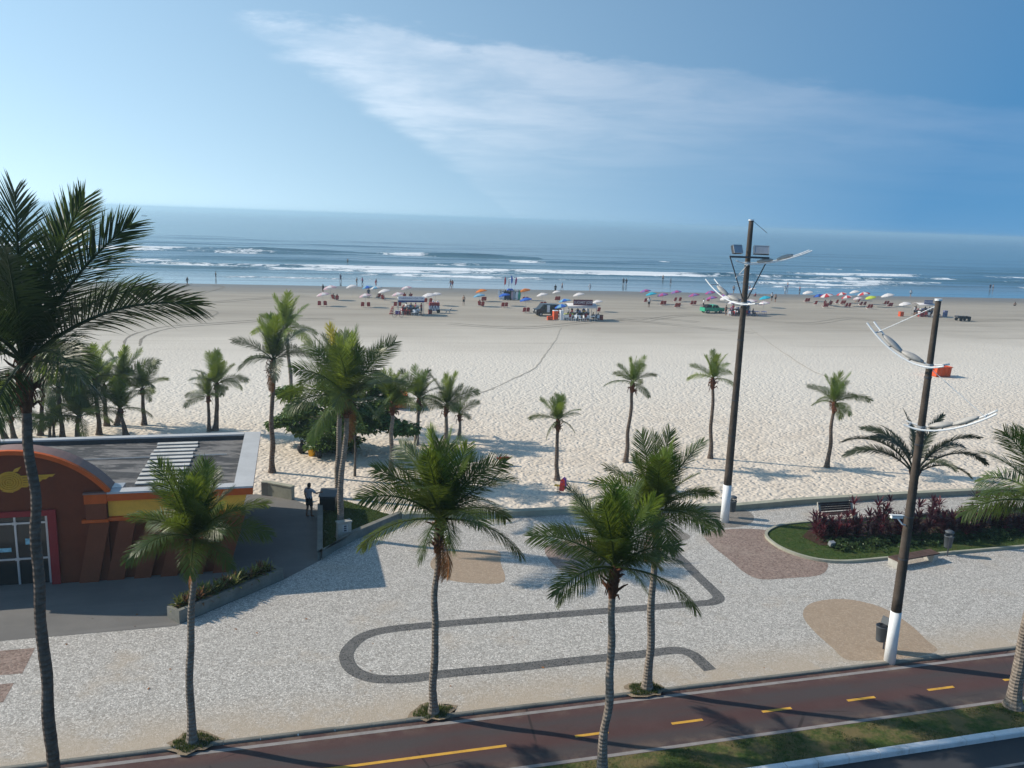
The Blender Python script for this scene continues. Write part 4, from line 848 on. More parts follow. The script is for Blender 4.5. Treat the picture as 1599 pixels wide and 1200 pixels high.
def bin_(loc, rz, label, hang, lid_open=False):
    root = thing('litter_bin', label, 'bin', loc, rz); z0 = hang
    MB().lathe([(.155, z0), (.165, z0 + .03), (.20, z0 + .52), (.215, z0 + .53), (.215, z0 + .57), (.19, z0 + .57), (.185, z0 + .5)], 18).build('body', 'bin_grey', root, True)
    if lid_open: MB().box((.02, .17, z0 + .72), (.36, .05, .26), Rx(R_(-20))).build('lid', 'bin_grey', root); m_ = MB().lathe([(.17, z0 + .50), (.21, z0 + .585), (.12, z0 + .60), (.02, z0 + .54)], 9).build('liner_bag', 'black_plastic', root)
    else:
        hd = MB(); hd.lathe([(.205, z0 + .72), (.2, z0 + .77), (.12, z0 + .82), (.01, z0 + .84)], 16); hd.build('hood', 'bin_grey', root, True); pb = MB()
        for a in (0.6, 2.2, 3.7, 5.3): pb.tube([(.185 * cos(a), .185 * sin(a), z0 + .56), (.185 * cos(a), .185 * sin(a), z0 + .74)], .02, 5)
        pb.build('hood_post', 'bin_grey', root)
    MB().tube([(0, .22, 0), (0, .22, z0 + .5)], .03, 6).build('post', 'dark_metal', root); return root
bin_(g(1373, 1016), R_(-60), 'dark grey bin with open lid and black liner on the nearer pole', .38, True); bin_(g(1142, 808), R_(100), 'grey bin on the far side of the taller pole', .32); bin_(g(1478, 866), R_(160), 'grey hooded bin standing in the planted bed', .35)
def bench_back():
    root = thing('park_bench', 'dark slatted bench with backrest behind the red plants', 'bench', g(1303, 812), A15 + pi)
    for x in (-.95, .95): MB().prism([(.05, 0), (.45, 0), (.42, .42), (.08, .46), (-.12, .95), (-.2, .93), (-.05, .4)], lambda a, b, d: V((d, a, b)), x - .06, x + .06).build('end_support', 'concrete', root)
    for i in range(4): MB().box((0, .10 + .1 * i, .46), (1.98, .085, .04)).build('seat_slat', 'bench_wood_dark', root)
    for i in range(4): MB().box((0, .0 - .035 * i, .56 + .105 * i), (1.98, .035, .102), Rx(R_(20))).build('back_slat', 'bench_wood_dark', root)
bench_back()
def bench_flat():
    a, b = g(1396, 885), g(1455, 874); c = (a + b) / 2; rz = atan2(b.y - a.y, b.x - a.x); root = thing('park_bench', 'backless wooden bench on rough concrete feet beside the near pole', 'bench', c, rz); ln = (b - a).length + .25
    for x in (-ln / 2 + .17, ln / 2 - .22): MB().prism([(-.24, 0), (.24, 0), (.28, .34), (-.28, .34)], lambda p, q, d: V((d, p, q)), x - .15, x + .15).build('foot', 'concrete', root)
    for i in range(4): MB().box((0, -.2 + .133 * i, .37), (ln, .12, .06)).build('seat_slat', 'bench_wood', root)
bench_flat()
def spot():
    root = thing('ground_spotlight', 'small white spotlight on the grass below the red plants', 'light', g(1298, 856, .06), R_(20)); MB().box((0, 0, .22), (.26, .18, .2), Rx(.3)).build('housing', 'galv', root); MB().box((0, -.1, .23), (.2, .02, .15), Rx(.3)).build('lens', 'flood_glass', root); MB().tube([(0, 0, 0), (0, 0, .14)], .02, 6).build('stake', 'dark_metal', root)
spot()
def utility():
    root = thing('utility_box', 'concrete meter box with small vent standing on the lawn wall', 'utility box', g(537, 843, .05), R_(30)); MB().box((0, 0, .42), (.62, .26, .84)).build('housing', 'concrete', root); MB().box((0, 0, .87), (.68, .32, .06)).build('cap', 'concrete', root)
    f = MB().box((.02, -.132, .58), (.24, .012, .34)).build('door', 'coping_white', root)
    for i in range(3): MB().box((.02, -.14, .48 + .1 * i), (.12, .008, .06)).build('vent', 'dark_metal', f)
utility()
def dumpster():
    root = thing('waste_container', 'black wheeled waste container with grey sloping lid beside the man', 'waste container', g(512, 797, .02), R_(4)); root.scale = (.86,) * 3
    MB().prism([(-.40, .16), (.40, .16), (.46, .95), (-.46, .95)], lambda a, b, d: V((d, a, b)), -.40, .48).build('body', 'black_plastic', root); MB().prism([(-.52, .95), (.50, 1.12), (.50, 1.18), (-.52, 1.0)], lambda a, b, d: V((d, a, b)), -.45, .53).build('lid', 'bin_grey', root)
    for x in (-.3, .38):
        for y in (-.32, .32): MB().tube([(x - .03, y, .08), (x + .03, y, .08)], .08, 10).build('wheel', 'rubber', root)
    MB().tube([(-.38, -.5, .86), (.46, -.5, .86)], .018, 6).build('handle', 'dark_metal', root)
dumpster()
def skip(px, lab, rz):
    root = thing('waste_skip', lab, 'skip', g(*px, -.03), rz); MB().prism([(-.62, .08), (.62, .08), (.72, 1.05), (-.72, 1.05)], lambda a, b, d: V((d, a, b)), -.85, .85).build('body', 'skip_orange', root)
    rim = MB()
    for y in (-.74, .74): rim.box((0, y, 1.08), (1.84, .1, .07))
    for x in (-.87, .87): rim.box((x, 0, 1.082), (.1, 1.38, .07))
    rim.build('rim', 'skip_orange', root)
    for x in (-.55, 0, .55):
        for y, s_ in ((-.7, 1), (.7, -1)): MB().box((x, y, .55), (.07, .08, .92), Rx(R_(6) * s_)).build('rib', 'skip_orange', root)
    for x in (-.93, .93): MB().tube([(x * .93, -.25, .8), (x * 1.04, -.25, .8), (x * 1.04, .25, .8), (x * .93, .25, .8)], .035, 6).build('lifting_bar', 'rust', root)
skip((1466, 588), 'orange waste skip alone on open sand right of the near pole', A12); skip((617, 636), 'orange waste skip half hidden behind a palm and leafy tree', A12)
def rider(px, lab, kind):
    root = thing('spring_rider', lab, 'spring rider', g(*px, -.03), R_(-20) if kind else R_(10)); MB().tube([(.10 * cos(i * .7), .10 * sin(i * .7), .02 + .011 * i) for i in range(34)], .02, 5).build('spring', 'dark_metal', root)
    if kind:
        MB().box((0, 0, .42), (.46, .22, .05)).build('seat', 'yellow_plastic', root)
        for y, m_ in ((-.16, 'red_plastic'), (.16, 'purple_plastic')):
            MB().prism([(.08, .20), (.34, .18), (.40, .45), (.36, .80), (.26, .92), (.14, .80), (.10, .5)], lambda a, b, d: V((a, d, b)), y - .02, y + .02).build('side_panel', m_, root)
        MB().tube([(.24, -.28, .72), (.24, .28, .72)], .018, 6).build('handle', 'blue_plastic', root)
    else:
        MB().box((0, 0, .42), (.62, .26, .07)).build('seat', 'red_plastic', root); MB().prism([(-.34, .36), (.34, .36), (.42, .50), (.30, .56), (-.30, .50), (-.42, .54)], lambda a, b, d: V((a, d, b)), -.035, .035).build('body', 'red_plastic', root); MB().tube([(.2, -.2, .58), (.2, .2, .58)], .018, 6).build('handle', 'dark_metal', root)
rider((785, 727), 'low red spring rider on the sand left of the slender palm', 0); rider((872, 770), 'yellow spring rider with red and purple shield by the slender palm', 1)
def bucket(px, lab, mat, h, r, cat, nm):
    root = thing(nm, lab, cat, g(*px, -.03)); MB().lathe([(r * .8, 0), (r, h * .96), (r * 1.07, h * .96), (r * 1.07, h), (r * .93, h), (r * .75, h * .2)], 16).build('body', mat, root, True); MB().tube([(r * cos(t), 0, h + r * .6 * sin(t)) for t in [pi * i / 10 for i in range(11)]], .012, 5).build('handle', 'dark_metal', root)
bucket((487, 712), 'yellow bucket under the leafy tree between black bags', 'yellow_plastic', .48, .24, 'bucket', 'bucket')
def bag(px, lab, s):
    rnd = random.Random(int(px[0])); mb = MB(); n, k = 9, 14
    for i in range(n):
        t = i / (n - 1); r = s * (.30 * sin(pi * min(.96, .18 + .70 * t)) ** .7 if t < .85 else .10)
        for j in range(k): a = 2 * pi * j / k; rr = r * (1 + .14 * sin(3 * a + i) + rnd.uniform(-.06, .06)); mb.v.append((rr * cos(a), rr * sin(a) * .85, s * .85 * t))
    for i in range(n - 1):
        for j in range(k): mb.f.append((i * k + j, i * k + (j + 1) % k, (i + 1) * k + (j + 1) % k, (i + 1) * k + j)); mb.mi.append(0)
    mb.f += [tuple(reversed(range(k))), tuple((n - 1) * k + j for j in range(k))]; mb.mi += [0, 0]; root = thing('rubbish_bag', lab, 'bag', g(*px, -.03)); mb.build('sack', 'black_plastic', root, True); MB().tube([(0, 0, s * .8), (.03, .02, s * .98)], [s * .09, s * .13], 7).build('knot', 'black_plastic', root)
bag((471, 708), 'upright black bag left of the yellow bucket under the tree', .85); bag((498, 715), 'squat black bag right of the yellow bucket under the tree', .62)

# ================================================================== PEOPLE
def person_meshes(pose, fingers=True):
    J = {}
    lean = {'stand': 0, 'walk': .03, 'sit': -.12, 'reach': 0, 'wade': .02}[pose]
    hz = .48 if pose == 'sit' else .92
    J['pel'] = V((0, 0, hz)); J['waist'] = V((0, lean * .4, hz + .18)); J['chest'] = V((0, lean, hz + .38)); J['neck'] = V((0, lean * 1.1, hz + .55)); J['head0'] = V((0, lean * 1.1 + .015, hz + .64)); J['head1'] = V((0, lean * 1.1 + .02, hz + .74)); J['head2'] = V((0, lean * 1.1 + .005, hz + .81))
    for sg, k in ((-1, 'l'), (1, 'r')):
        J['sh' + k] = V((sg * .19, lean, hz + .50)); J['hip' + k] = V((sg * .09, 0, hz - .05))
        if pose == 'sit':
            J['kn' + k] = V((sg * .12, .42, hz + .02)); J['an' + k] = V((sg * .13, .62, .08)); J['to' + k] = V((sg * .14, .80, .05)); J['el' + k] = V((sg * .27, lean + .06, hz + .24)); J['wr' + k] = V((sg * .2, .28, hz + .14))
        else:
            st = {'stand': .02, 'walk': .22, 'reach': .04, 'wade': .14}[pose] * sg
            J['kn' + k] = V((sg * .10, st * .6 + .03, .49)); J['an' + k] = V((sg * .105, st - (.05 if st < 0 else 0), .08)); J['to' + k] = V((sg * .115, st + .15, .035))
            sw = -st * .9; J['el' + k] = V((sg * .26, lean + sw * .5 - .02, hz + .24)); J['wr' + k] = V((sg * .27, lean + sw + .05, hz + .0))
            if pose == 'reach' and sg > 0: J['el' + k] = V((.30, .16, hz + .30)); J['wr' + k] = V((.36, .40, hz + .30))
    bones = [('pel', 'waist', 'torso'), ('waist', 'chest', 'torso'), ('chest', 'neck', 'torso'), ('neck', 'head0', 'head'), ('head0', 'head1', 'head'), ('head1', 'head2', 'head')]
    for k in 'lr': bones += [('chest', 'sh' + k, 'torso'), ('sh' + k, 'el' + k, 'uarm'), ('el' + k, 'wr' + k, 'farm'), ('pel', 'hip' + k, 'hips'), ('hip' + k, 'kn' + k, 'thigh'), ('kn' + k, 'an' + k, 'shin'), ('an' + k, 'to' + k, 'foot')]
    rad = dict(pel=(.15, .115), waist=(.135, .10), chest=(.16, .115), neck=(.058, .058), head0=(.075, .085), head1=(.085, .10), head2=(.06, .07))
    for k in 'lr': rad.update({'sh' + k: (.068, .068), 'el' + k: (.045, .045), 'wr' + k: (.03, .03), 'hip' + k: (.092, .092), 'kn' + k: (.058, .058), 'an' + k: (.042, .042), 'to' + k: (.034, .03)})
    # hands
    for k, sg in (('l', -1), ('r', 1)):
        d = (J['wr' + k] - J['el' + k]).normalized(); side = d.cross(V((1, 0, 0))).normalized() if abs(d.x) < .9 else V((0, 1, 0)); J['pm' + k] = J['wr' + k] + d * .075; rad['pm' + k] = (.034, .022); bones.append(('wr' + k, 'pm' + k, 'farm'))
        if fingers:
            for f in range(4):
                o = side * (.03 - .02 * f); a = J['pm' + k] + d * .035 + o; b = a + (d + V((-sg * .25, 0, 0))).normalized() * (.045, .052, .048, .036)[f]; J[f'f{f}a' + k] = a; J[f'f{f}b' + k] = b; rad[f'f{f}a' + k] = (.0095,) * 2; rad[f'f{f}b' + k] = (.008,) * 2; bones += [('pm' + k, f'f{f}a' + k, 'farm'), (f'f{f}a' + k, f'f{f}b' + k, 'farm')]
            a = J['wr' + k] + d * .03 + side * .045; J['th' + k] = a; J['ti' + k] = a + (d + side * .4).normalized() * .045; rad['th' + k] = (.011,) * 2; rad['ti' + k] = (.009,) * 2; bones += [('wr' + k, 'th' + k, 'farm'), ('th' + k, 'ti' + k, 'farm')]
    names = list(J); me = bpy.data.meshes.new('sk'); me.from_pydata([J[n] for n in names], [(names.index(a), names.index(b)) for a, b, _ in bones], []); o = bpy.data.objects.new('sk', me); COL.objects.link(o)
    o.modifiers.new('skin', 'SKIN'); o.modifiers['skin'].use_smooth_shade = True; sv = me.skin_vertices[0].data
    for i, n in enumerate(names): sv[i].radius = rad[n]; sv[i].use_root = (n == 'pel')
    o.modifiers.new('sub', 'SUBSURF').levels = 1; o.modifiers['sub'].render_levels = 1
    dg = bpy.context.evaluated_depsgraph_get(); ev = o.evaluated_get(dg); body = bpy.data.meshes.new_from_object(ev); bpy.data.objects.remove(o); body.name = 'body'
    def lab(c):
        best = None
        for a, b, t in bones:
            A, B = J[a], J[b]; ab = B - A; q = max(0, min(1, (c - A).dot(ab) / max(1e-6, ab.length_squared))); d = (c - A - ab * q).length - min(rad[a][0], rad[b][0]) * .6
            if best is None or d < best[0]: best = (d, t, q)
        return best
    tags = [lab(p.center) for p in body.polygons]
    def shell(name, test, off):
        mb = MB(); mp = {}
        for p in body.polygons:
            if not test(tags[p.index], p.center): continue
            f = []
            for vi in p.vertices:
                if vi not in mp: v = body.vertices[vi]; mp[vi] = len(mb.v); mb.v.append(tuple(v.co + v.normal * off))
                f.append(mp[vi])
            mb.f.append(tuple(f)); mb.mi.append(0)
        return mb.raw(name, 'cloth_grey', True)
    shirt = shell('shirt', lambda t, c: t[1] == 'torso' or (t[1] == 'uarm' and t[2] < .75), .016); shorts = shell('shorts', lambda t, c: t[1] == 'hips' or (t[1] == 'torso' and c.z < hz + .08) or (t[1] == 'thigh' and t[2] < .72), .022)
    swim = shell('swimsuit', lambda t, c: t[1] == 'torso' and c.z < hz + .40 or t[1] == 'hips', .012)
    hair = shell('hair', lambda t, c: t[1] == 'head' and (c.z > J['head1'].z + .005 or (c.y < J['head0'].y - .02 and c.z > J['head0'].z - .0)), .014)
    # nose and ears so the head reads as a head
    fm = MB(); h = J['head0'].lerp(J['head1'], .55); fm.tube([h + V((0, .085, .01)), h + V((0, .115, -.02))], [.012, .017], 6)
    for sg in (-1, 1): fm.tube([h + V((sg * .078, 0, -.02)), h + V((sg * .095, -.005, .03))], [.014, .018], 6)
    face = fm.raw('face', 'skin_a', True)
    body.materials.clear(); body.materials.append(MATS['skin_a'])
    return dict(body=body, shirt=shirt, shorts=shorts, swimsuit=swim, hair=hair, face=face)
POSES = {}
def person(label, loc, rz, pose, top, bottom, skin='skin_a', h=1.0, group='people on the beach', fingers=False):
    key = (pose, fingers)
    if key not in POSES: POSES[key] = person_meshes(pose, fingers)
    M_ = POSES[key]; root = thing('person', label, 'person', loc, rz, group); root.scale = (h,) * 3
    for part, mt in (('body', skin), ('face', skin), ('hair', 'hair'), ('shirt', top), ('shorts', bottom)):
        if mt is None: continue
        if part == 'shirt' and top and top.startswith('swim:'): part, mt = 'swimsuit', mt[5:]
        o = link(part, M_[part], root); recolor(o, [mt])
    return root
person('man in grey shirt and dark shorts reaching to the black waste container', g(483, 808, .01), R_(-28), 'reach', 'cloth_grey', 'cloth_black', 'skin_b', 1.0, 'people on the promenade', True)

# ================================================================== BEACH: umbrellas, chairs, stalls
def sz(p):                                    # sand height at a beach point
    n = -p.x * sin(A12) + p.y * cos(A12); z = -.03
    if n > 45: z += .10 * mnoise.noise(V((p.x * .09, p.y * .09, 0))) * min(1, (n - 45) / 20) * (1 if n < 150 else max(0, (172 - n) / 22))
    if n > 160: z -= .0012 * (n - 160) ** 2
    return z
def gb(x, y): p = g(x, y, -.03); p.z = sz(p); return p
def canopy_mesh(name, r, h, two):
    mb = MB(); n = 8; k = 4; vs = []
    for i in range(n * 2):
        a = 2 * pi * i / (n * 2); sc = 1.0 if i % 2 == 0 else .94
        for j in range(1, k + 1): t = j / k; vs.append((r * t * cos(a) * (1 - (1 - sc) * t), r * t * sin(a) * (1 - (1 - sc) * t), h * (1 - t ** 1.7)))
    for i in range(n * 2):
        a = 2 * pi * i / (n * 2); sc = 1.0 if i % 2 == 0 else .94; vs.append((r * cos(a) * sc * 1.0, r * sin(a) * sc * 1.0, -.14))
    top = len(vs); vs.append((0, 0, h)); m2 = n * 2
    for i in range(m2):
        q = (i + 1) % m2; mb.cur = (i // 2) % 2 if two else 0; mb.add([], [])
        mb.f += [(top, i * k, q * k)]; mb.mi += [mb.cur]
        for j in range(k - 1): mb.f.append((i * k + j, q * k + j, q * k + j + 1, i * k + j + 1)); mb.mi.append(mb.cur)
        mb.f.append((i * k + k - 1, q * k + k - 1, m2 * k + q, m2 * k + i)); mb.mi.append(mb.cur)
    mb.v = vs; me = bpy.data.meshes.new(name); me.from_pydata(vs, [], mb.f); me.materials.append(MATS['um_white']); me.materials.append(MATS['um_white']); me.polygons.foreach_set('material_index', mb.mi); return me
CAN = canopy_mesh('canopy', 1.2, .42, True); UPOLE = MB().tube([(0, 0, -.3), (0, 0, 2.32)], .022, 6).raw('pole', 'galv'); UTIP = MB().tube([(0, 0, 0), (0, 0, .14)], [.03, .012], 6).raw('tip', 'white_plastic')
_rib = MB()
RIB = MB().tube([(0.02, 0, -.12), (.62, 0, .30), (1.1, 0, -.02)][:2], .010, 4).raw('rib', 'galv')
def umbrella(px, label, c1, c2=None, sc=1.0, tilt=13, az=None):
    p = gb(*px); root = thing('beach_umbrella', label, 'umbrella', p, 0, 'beach umbrellas'); root.scale = (sc * .88,) * 3; az = SUN_AZ + random.uniform(-.3, .3) if az is None else az
    link('pole', UPOLE, root); M_ = Matrix.Rotation(az, 4, 'Z') @ Matrix.Rotation(R_(tilt), 4, 'Y'); c = link('canopy', CAN, root); c.matrix_local = Matrix.Translation((0, 0, 1.98)) @ M_; recolor(c, [c1, c2 or c1])
    t = link('tip', UTIP, root); t.matrix_local = Matrix.Translation((0, 0, 1.98)) @ M_ @ Matrix.Translation((0, 0, .40))
    for k in range(8): o = link('rib', RIB, root); o.matrix_local = Matrix.Translation((0, 0, 1.98)) @ M_ @ Matrix.Rotation(k * pi / 4, 4, 'Z')
    return root
CH_SEAT = MB().add([(-.24, .24, .30), (.24, .24, .30), (.24, -.2, .22), (-.24, -.2, .22), (-.24, .24, .275), (.24, .24, .275), (.24, -.2, .195), (-.24, -.2, .195)], [(0, 1, 2, 3), (7, 6, 5, 4), (0, 4, 5, 1), (2, 6, 7, 3), (1, 5, 6, 2), (0, 3, 7, 4)]).raw('seat', 'chair_red')
CH_BACK = MB().add([(-.25, -.2, .24), (.25, -.2, .24), (.25, -.48, .84), (.12, -.51, .92), (-.12, -.51, .92), (-.25, -.48, .84), (-.25, -.225, .23), (.25, -.225, .23), (.25, -.505, .83), (.12, -.535, .91), (-.12, -.535, .91), (-.25, -.505, .83)], [(0, 1, 2, 3, 4, 5), (11, 10, 9, 8, 7, 6)] + [(i, (i + 1) % 6, 6 + (i + 1) % 6, 6 + i) for i in range(6)]).raw('backrest', 'chair_red')
def chframe():
    mb = MB()
    for x in (-.26, .26): mb.tube([(x, .26, .0), (x, -.22, .5), (x, -.5, .86)], .014, 5, False); mb.tube([(x, -.32, .0), (x, .28, .30)], .014, 5, False); mb.tube([(x, .25, .46), (x, -.3, .50)], .016, 5, False)
    return mb.raw('frame', 'galv')
CH_FR = chframe()
def beach_chair(px, label, rz=0.0, mat='chair_red'):
    root = thing('beach_chair', label, 'beach chair', gb(*px), rz, 'red folding beach chairs')
    for nm, me in (('seat', CH_SEAT), ('backrest', CH_BACK), ('frame', CH_FR)):
        o = link(nm, me, root)
        if nm != 'frame' and mat != 'chair_red': recolor(o, [mat])
    return root
def pair(xa, xb, y, where, rz=0.05): beach_chair((xa, y), 'left red chair of the pair ' + where, A12 + rz); beach_chair((xb, y), 'right red chair of the pair ' + where, A12 - rz)
UMB = [((504.5, 478), 'leftmost pale pink umbrella with two red chairs before it', 'um_white', 'um_pink'), ((516, 469), 'pink and white umbrella over seated people at the far left', 'um_white', 'um_pink', 1.15), ((549.5, 463), 'lone white umbrella left of the blue one', 'um_white'), ((574, 464.5), 'mid blue umbrella with a person standing under it', 'um_blue', 'um_lblue'), ((587, 465.5), 'pale blue and white umbrella right of the mid blue one', 'um_lblue', 'um_white'), ((600, 471.5), 'white umbrella over seated people right of the pale blue one', 'um_white'), ((570.5, 479.5), 'pale pink umbrella with two red chairs below the mid blue one', 'um_white', 'um_pink'), ((621, 477), 'white umbrella just left of the white signed stall', 'um_white', 'um_pink'), ((635, 465), 'white umbrella behind the white signed stall over two people', 'um_white', 'um_pink'), ((669, 483), 'tall white umbrella beside the red topped cart', 'um_white', None, 1.2), ((680, 477), 'white umbrella behind the red topped cart', 'um_white'),
       ((751, 470), 'orange umbrella left of the surf rental stand', 'um_orange'), ((748, 478), 'light blue umbrella in front of the left orange one', 'um_lblue'), ((787, 477.5), 'blue umbrella in front of the surf rental stand', 'um_blue'), ((819, 469), 'orange umbrella right of the surf rental stand', 'um_orange'), ((820.5, 485.5), 'blue umbrella left of the black van', 'um_blue'), ((846, 477), 'white umbrella behind the black van', 'um_white'), ((868.5, 468), 'small white umbrella farthest back near the water', 'um_white', None, .8), ((903, 476), 'white umbrella behind the maroon sign', 'um_white'), ((932, 486), 'white umbrella right of the maroon sign', 'um_white', None, .9), ((881, 487), 'blue umbrella behind the maroon signed stall', 'um_blue', 'um_lblue'), ((876, 497), 'blue umbrella in front at the maroon signed stall', 'um_blue', 'um_lblue'),
       ((1007, 469), 'leftmost purple umbrella, behind the turquoise one', 'um_magenta', 'um_purple'), ((1016, 474), 'turquoise umbrella beside the leftmost purple one', 'um_turq'), ((1034, 475), 'purple umbrella right of the left turquoise one', 'um_purple', 'um_magenta'), ((1055, 471), 'purple umbrella between two pairs of red chairs', 'um_magenta', 'um_purple'), ((1082.5, 476), 'purple umbrella left of the green pickup, nearer', 'um_purple', 'um_magenta'), ((1108, 471), 'purple umbrella behind the green pickup, farther', 'um_magenta', 'um_purple'), ((1110, 481), 'purple umbrella directly above the green pickup', 'um_purple', 'um_magenta'), ((1132, 476), 'purple umbrella behind the white umbrellas of the pole stall', 'um_magenta', 'um_purple'), ((1134, 485), 'white umbrella at the left of the stall behind the pole', 'um_white', None, 1.25), ((1146, 490), 'lilac white umbrella in the middle of the stall behind the pole', 'um_white', 'um_purple', 1.15), ((1170, 490), 'pink white umbrella right of the tall pole', 'um_white', 'um_pink', 1.15), ((1174, 461), 'small white umbrella near the water behind the tall pole', 'um_white', None, .8), ((1193, 480), 'turquoise umbrella right of the tall pole', 'um_turq'), ((1191, 490), 'white umbrella in front of the right turquoise one', 'um_white', 'um_pink'),
       ((1260, 470.5), 'white umbrella leftmost of the right hand cluster', 'um_white'), ((1277, 476), 'navy umbrella in the right hand cluster', 'um_navy', 'um_blue'), ((1289, 478), 'white and red umbrella beside the navy one', 'um_white', 'um_red', 1.15), ((1313, 473), 'red and white umbrella in the middle of the right cluster, farther', 'um_red', 'um_white'), ((1321, 478), 'red and white umbrella in the middle of the right cluster, nearer', 'um_red', 'um_white'), ((1333, 469), 'white umbrella at the back of the right cluster', 'um_white'), ((1347, 475), 'white and red umbrella left of the lime one', 'um_white', 'um_red', 1.15), ((1358, 479), 'lime green umbrella in the right cluster', 'um_lime'), ((1384, 478), 'large white umbrella right of the lime one', 'um_white', None, 1.2), ((1411, 490), 'white umbrella at the left of the blue signed stall', 'um_white'), ((1338, 478), 'low pink white umbrella behind the white and red one', 'um_pink', 'um_white', .85), ((66, 452), 'red and blue umbrella glimpsed through the tall palm fronds', 'um_red', 'um_blue', 1.3)]
for u_ in UMB: umbrella(*u_)
for a in ((498.7, 508, 479, 'under the leftmost pale pink umbrella'), (566, 575.5, 480.5, 'under the pale pink umbrella below the mid blue one'), (617, 624, 480, 'left of the white signed stall'), (664.5, 672.5, 474, 'left of the red topped cart'), (784.5, 790.2, 480.5, 'before the blue umbrella at the surf stand'), (817.3, 822.2, 471.5, 'under the right orange umbrella'), (818, 824, 489, 'under the blue umbrella left of the van'), (844.5, 850, 480, 'under the white umbrella behind the van'), (867.8, 872, 470.5, 'under the farthest back small white umbrella'), (1032.3, 1037, 477, 'under the purple umbrella right of turquoise'), (1053.4, 1061, 472, 'behind the middle purple umbrella'), (1054.6, 1059.2, 481, 'in front of the middle purple umbrella'), (1079, 1084, 477, 'under the purple umbrella left of the pickup'), (1257.2, 1261.2, 472.5, 'under the leftmost white umbrella of the right cluster'), (1286, 1290, 481, 'under the white and red umbrella by the navy one'), (1313, 1317, 476, 'under the farther red and white umbrella'), (1320, 1325, 480, 'under the nearer red and white umbrella'), (1343, 1349, 478, 'under the white and red umbrella by the lime one'), (1354.5, 1359, 482, 'under the lime umbrella'), (1380.5, 1384.5, 476.5, 'behind the large white umbrella'), (1387, 1390.4, 480, 'in front of the large white umbrella'), (753.5, 757, 471, 'under the left orange umbrella')): pair(*a)
for x, y, w in ((934.2, 488, 'single red chair under the white umbrella right of the maroon sign'), (1105, 472, 'single red chair under the farther purple umbrella by the pickup'), (1007, 473, 'single red chair under the leftmost purple umbrella'), (1272.5, 477, 'single red chair under the navy umbrella'), (1305.5, 475, 'single red chair left of the red and white umbrellas')): beach_chair((x, y), w, A12)
PPL = [(292.5, 446.5, 'walk', 'cloth_black', 'cloth_black', 'walker in black on wet sand beside the tall palm frond'), (337, 436, 'wade', None, 'cloth_navy', 'lone wader in the shallows right of the tall palm'), (120.5, 443, 'walk', 'cloth_navy', 'cloth_black', 'walker seen between the fronds of the tall palm'), (532, 441, 'wade', 'cloth_navy', 'cloth_navy', 'wader in dark clothes above the left umbrellas'), (557, 441.5, 'walk', None, 'cloth_black', 'left walker of the pair at the water above the blue umbrella'), (566, 442, 'walk', 'cloth_pink', 'cloth_navy', 'right walker of the pair at the water above the blue umbrella'), (587, 447.5, 'walk', 'cloth_red', 'cloth_red', 'walker in red on the wet sand'), (703.7, 447.5, 'walk', None, 'cloth_blue', 'left one of the close couple on the wet sand'), (706.3, 447.7, 'walk', 'swim:cloth_red', None, 'right one of the close couple on the wet sand'), (504.5, 458, 'stand', 'cloth_black', 'cloth_black', 'person standing behind the leftmost pink umbrellas'), (724, 477, 'stand', None, 'cloth_black', 'bare chested man standing between the stall dog and the left orange umbrella'), (575.5, 467, 'stand', 'cloth_navy', 'cloth_black', 'person standing under the mid blue umbrella'),
       (877.5, 451.5, 'walk', None, 'cloth_navy', 'walker at the water edge above the maroon sign'), (867, 458, 'stand', 'cloth_black', 'cloth_black', 'figure in black behind the farthest small white umbrella'), (921, 453.5, 'walk', 'cloth_white', 'cloth_grey', 'walker in white on wet sand right of the maroon sign'), (973.3, 446, 'wade', 'cloth_black', 'cloth_black', 'left one of two dark figures wading together'), (977.8, 446, 'wade', 'cloth_black', 'cloth_navy', 'right one of two dark figures wading together'), (1013, 480.5, 'stand', 'cloth_white', 'cloth_black', 'man in white shirt standing before the turquoise umbrella'), (1047, 445, 'wade', 'cloth_black', 'cloth_black', 'lone dark wader above the purple umbrellas'), (1098, 481.5, 'stand', 'cloth_white', 'cloth_black', 'man in white shirt standing left of the green pickup'), (1145.5, 456, 'walk', None, 'cloth_navy', 'walker near the water just left of the tall pole'), (1167, 453, 'walk', None, 'cloth_pink', 'left one of the couple right of the tall pole'), (1170.5, 453, 'walk', 'swim:cloth_red', None, 'right one of the couple right of the tall pole'), (1205, 470, 'stand', 'cloth_white', 'cloth_black', 'person in white right of the turquoise umbrella'), (1210.6, 472, 'stand', None, 'cloth_black', 'bare chested man right of the turquoise umbrella'), (1226, 456, 'walk', 'cloth_white', 'cloth_white', 'walker in white at the water on the right'), (1229.6, 451.5, 'wade', None, 'cloth_blue', 'wader behind the walker in white'), (1249, 453.5, 'walk', 'cloth_red', 'cloth_black', 'walker in dark red left of the right cluster'), (1422, 462, 'walk', 'cloth_white', 'cloth_black', 'walker in white shirt above the blue signed stall'), (1545.6, 453.5, 'wade', 'cloth_navy', 'cloth_black', 'left one of two figures in the shallows at far right'), (1550, 453.5, 'wade', None, 'cloth_black', 'right one of two figures in the shallows at far right'), (543, 413, 'wade', None, 'cloth_black', 'distant bather in the surf left of centre'), (1035, 440, 'wade', None, 'cloth_black', 'small bather in the water left of the lone dark wader')]
for k, (x, y, po, tp, bt, lb) in enumerate(PPL):
    p = g(x, y, SEA_Z - .15) if po == 'wade' else gb(x, y); person(lb, p, random.choice((R_(80), R_(-95), R_(10), R_(170))) + random.uniform(-.3, .3), po, tp, bt, ('skin_a', 'skin_b')[k % 2], random.uniform(.95, 1.06))
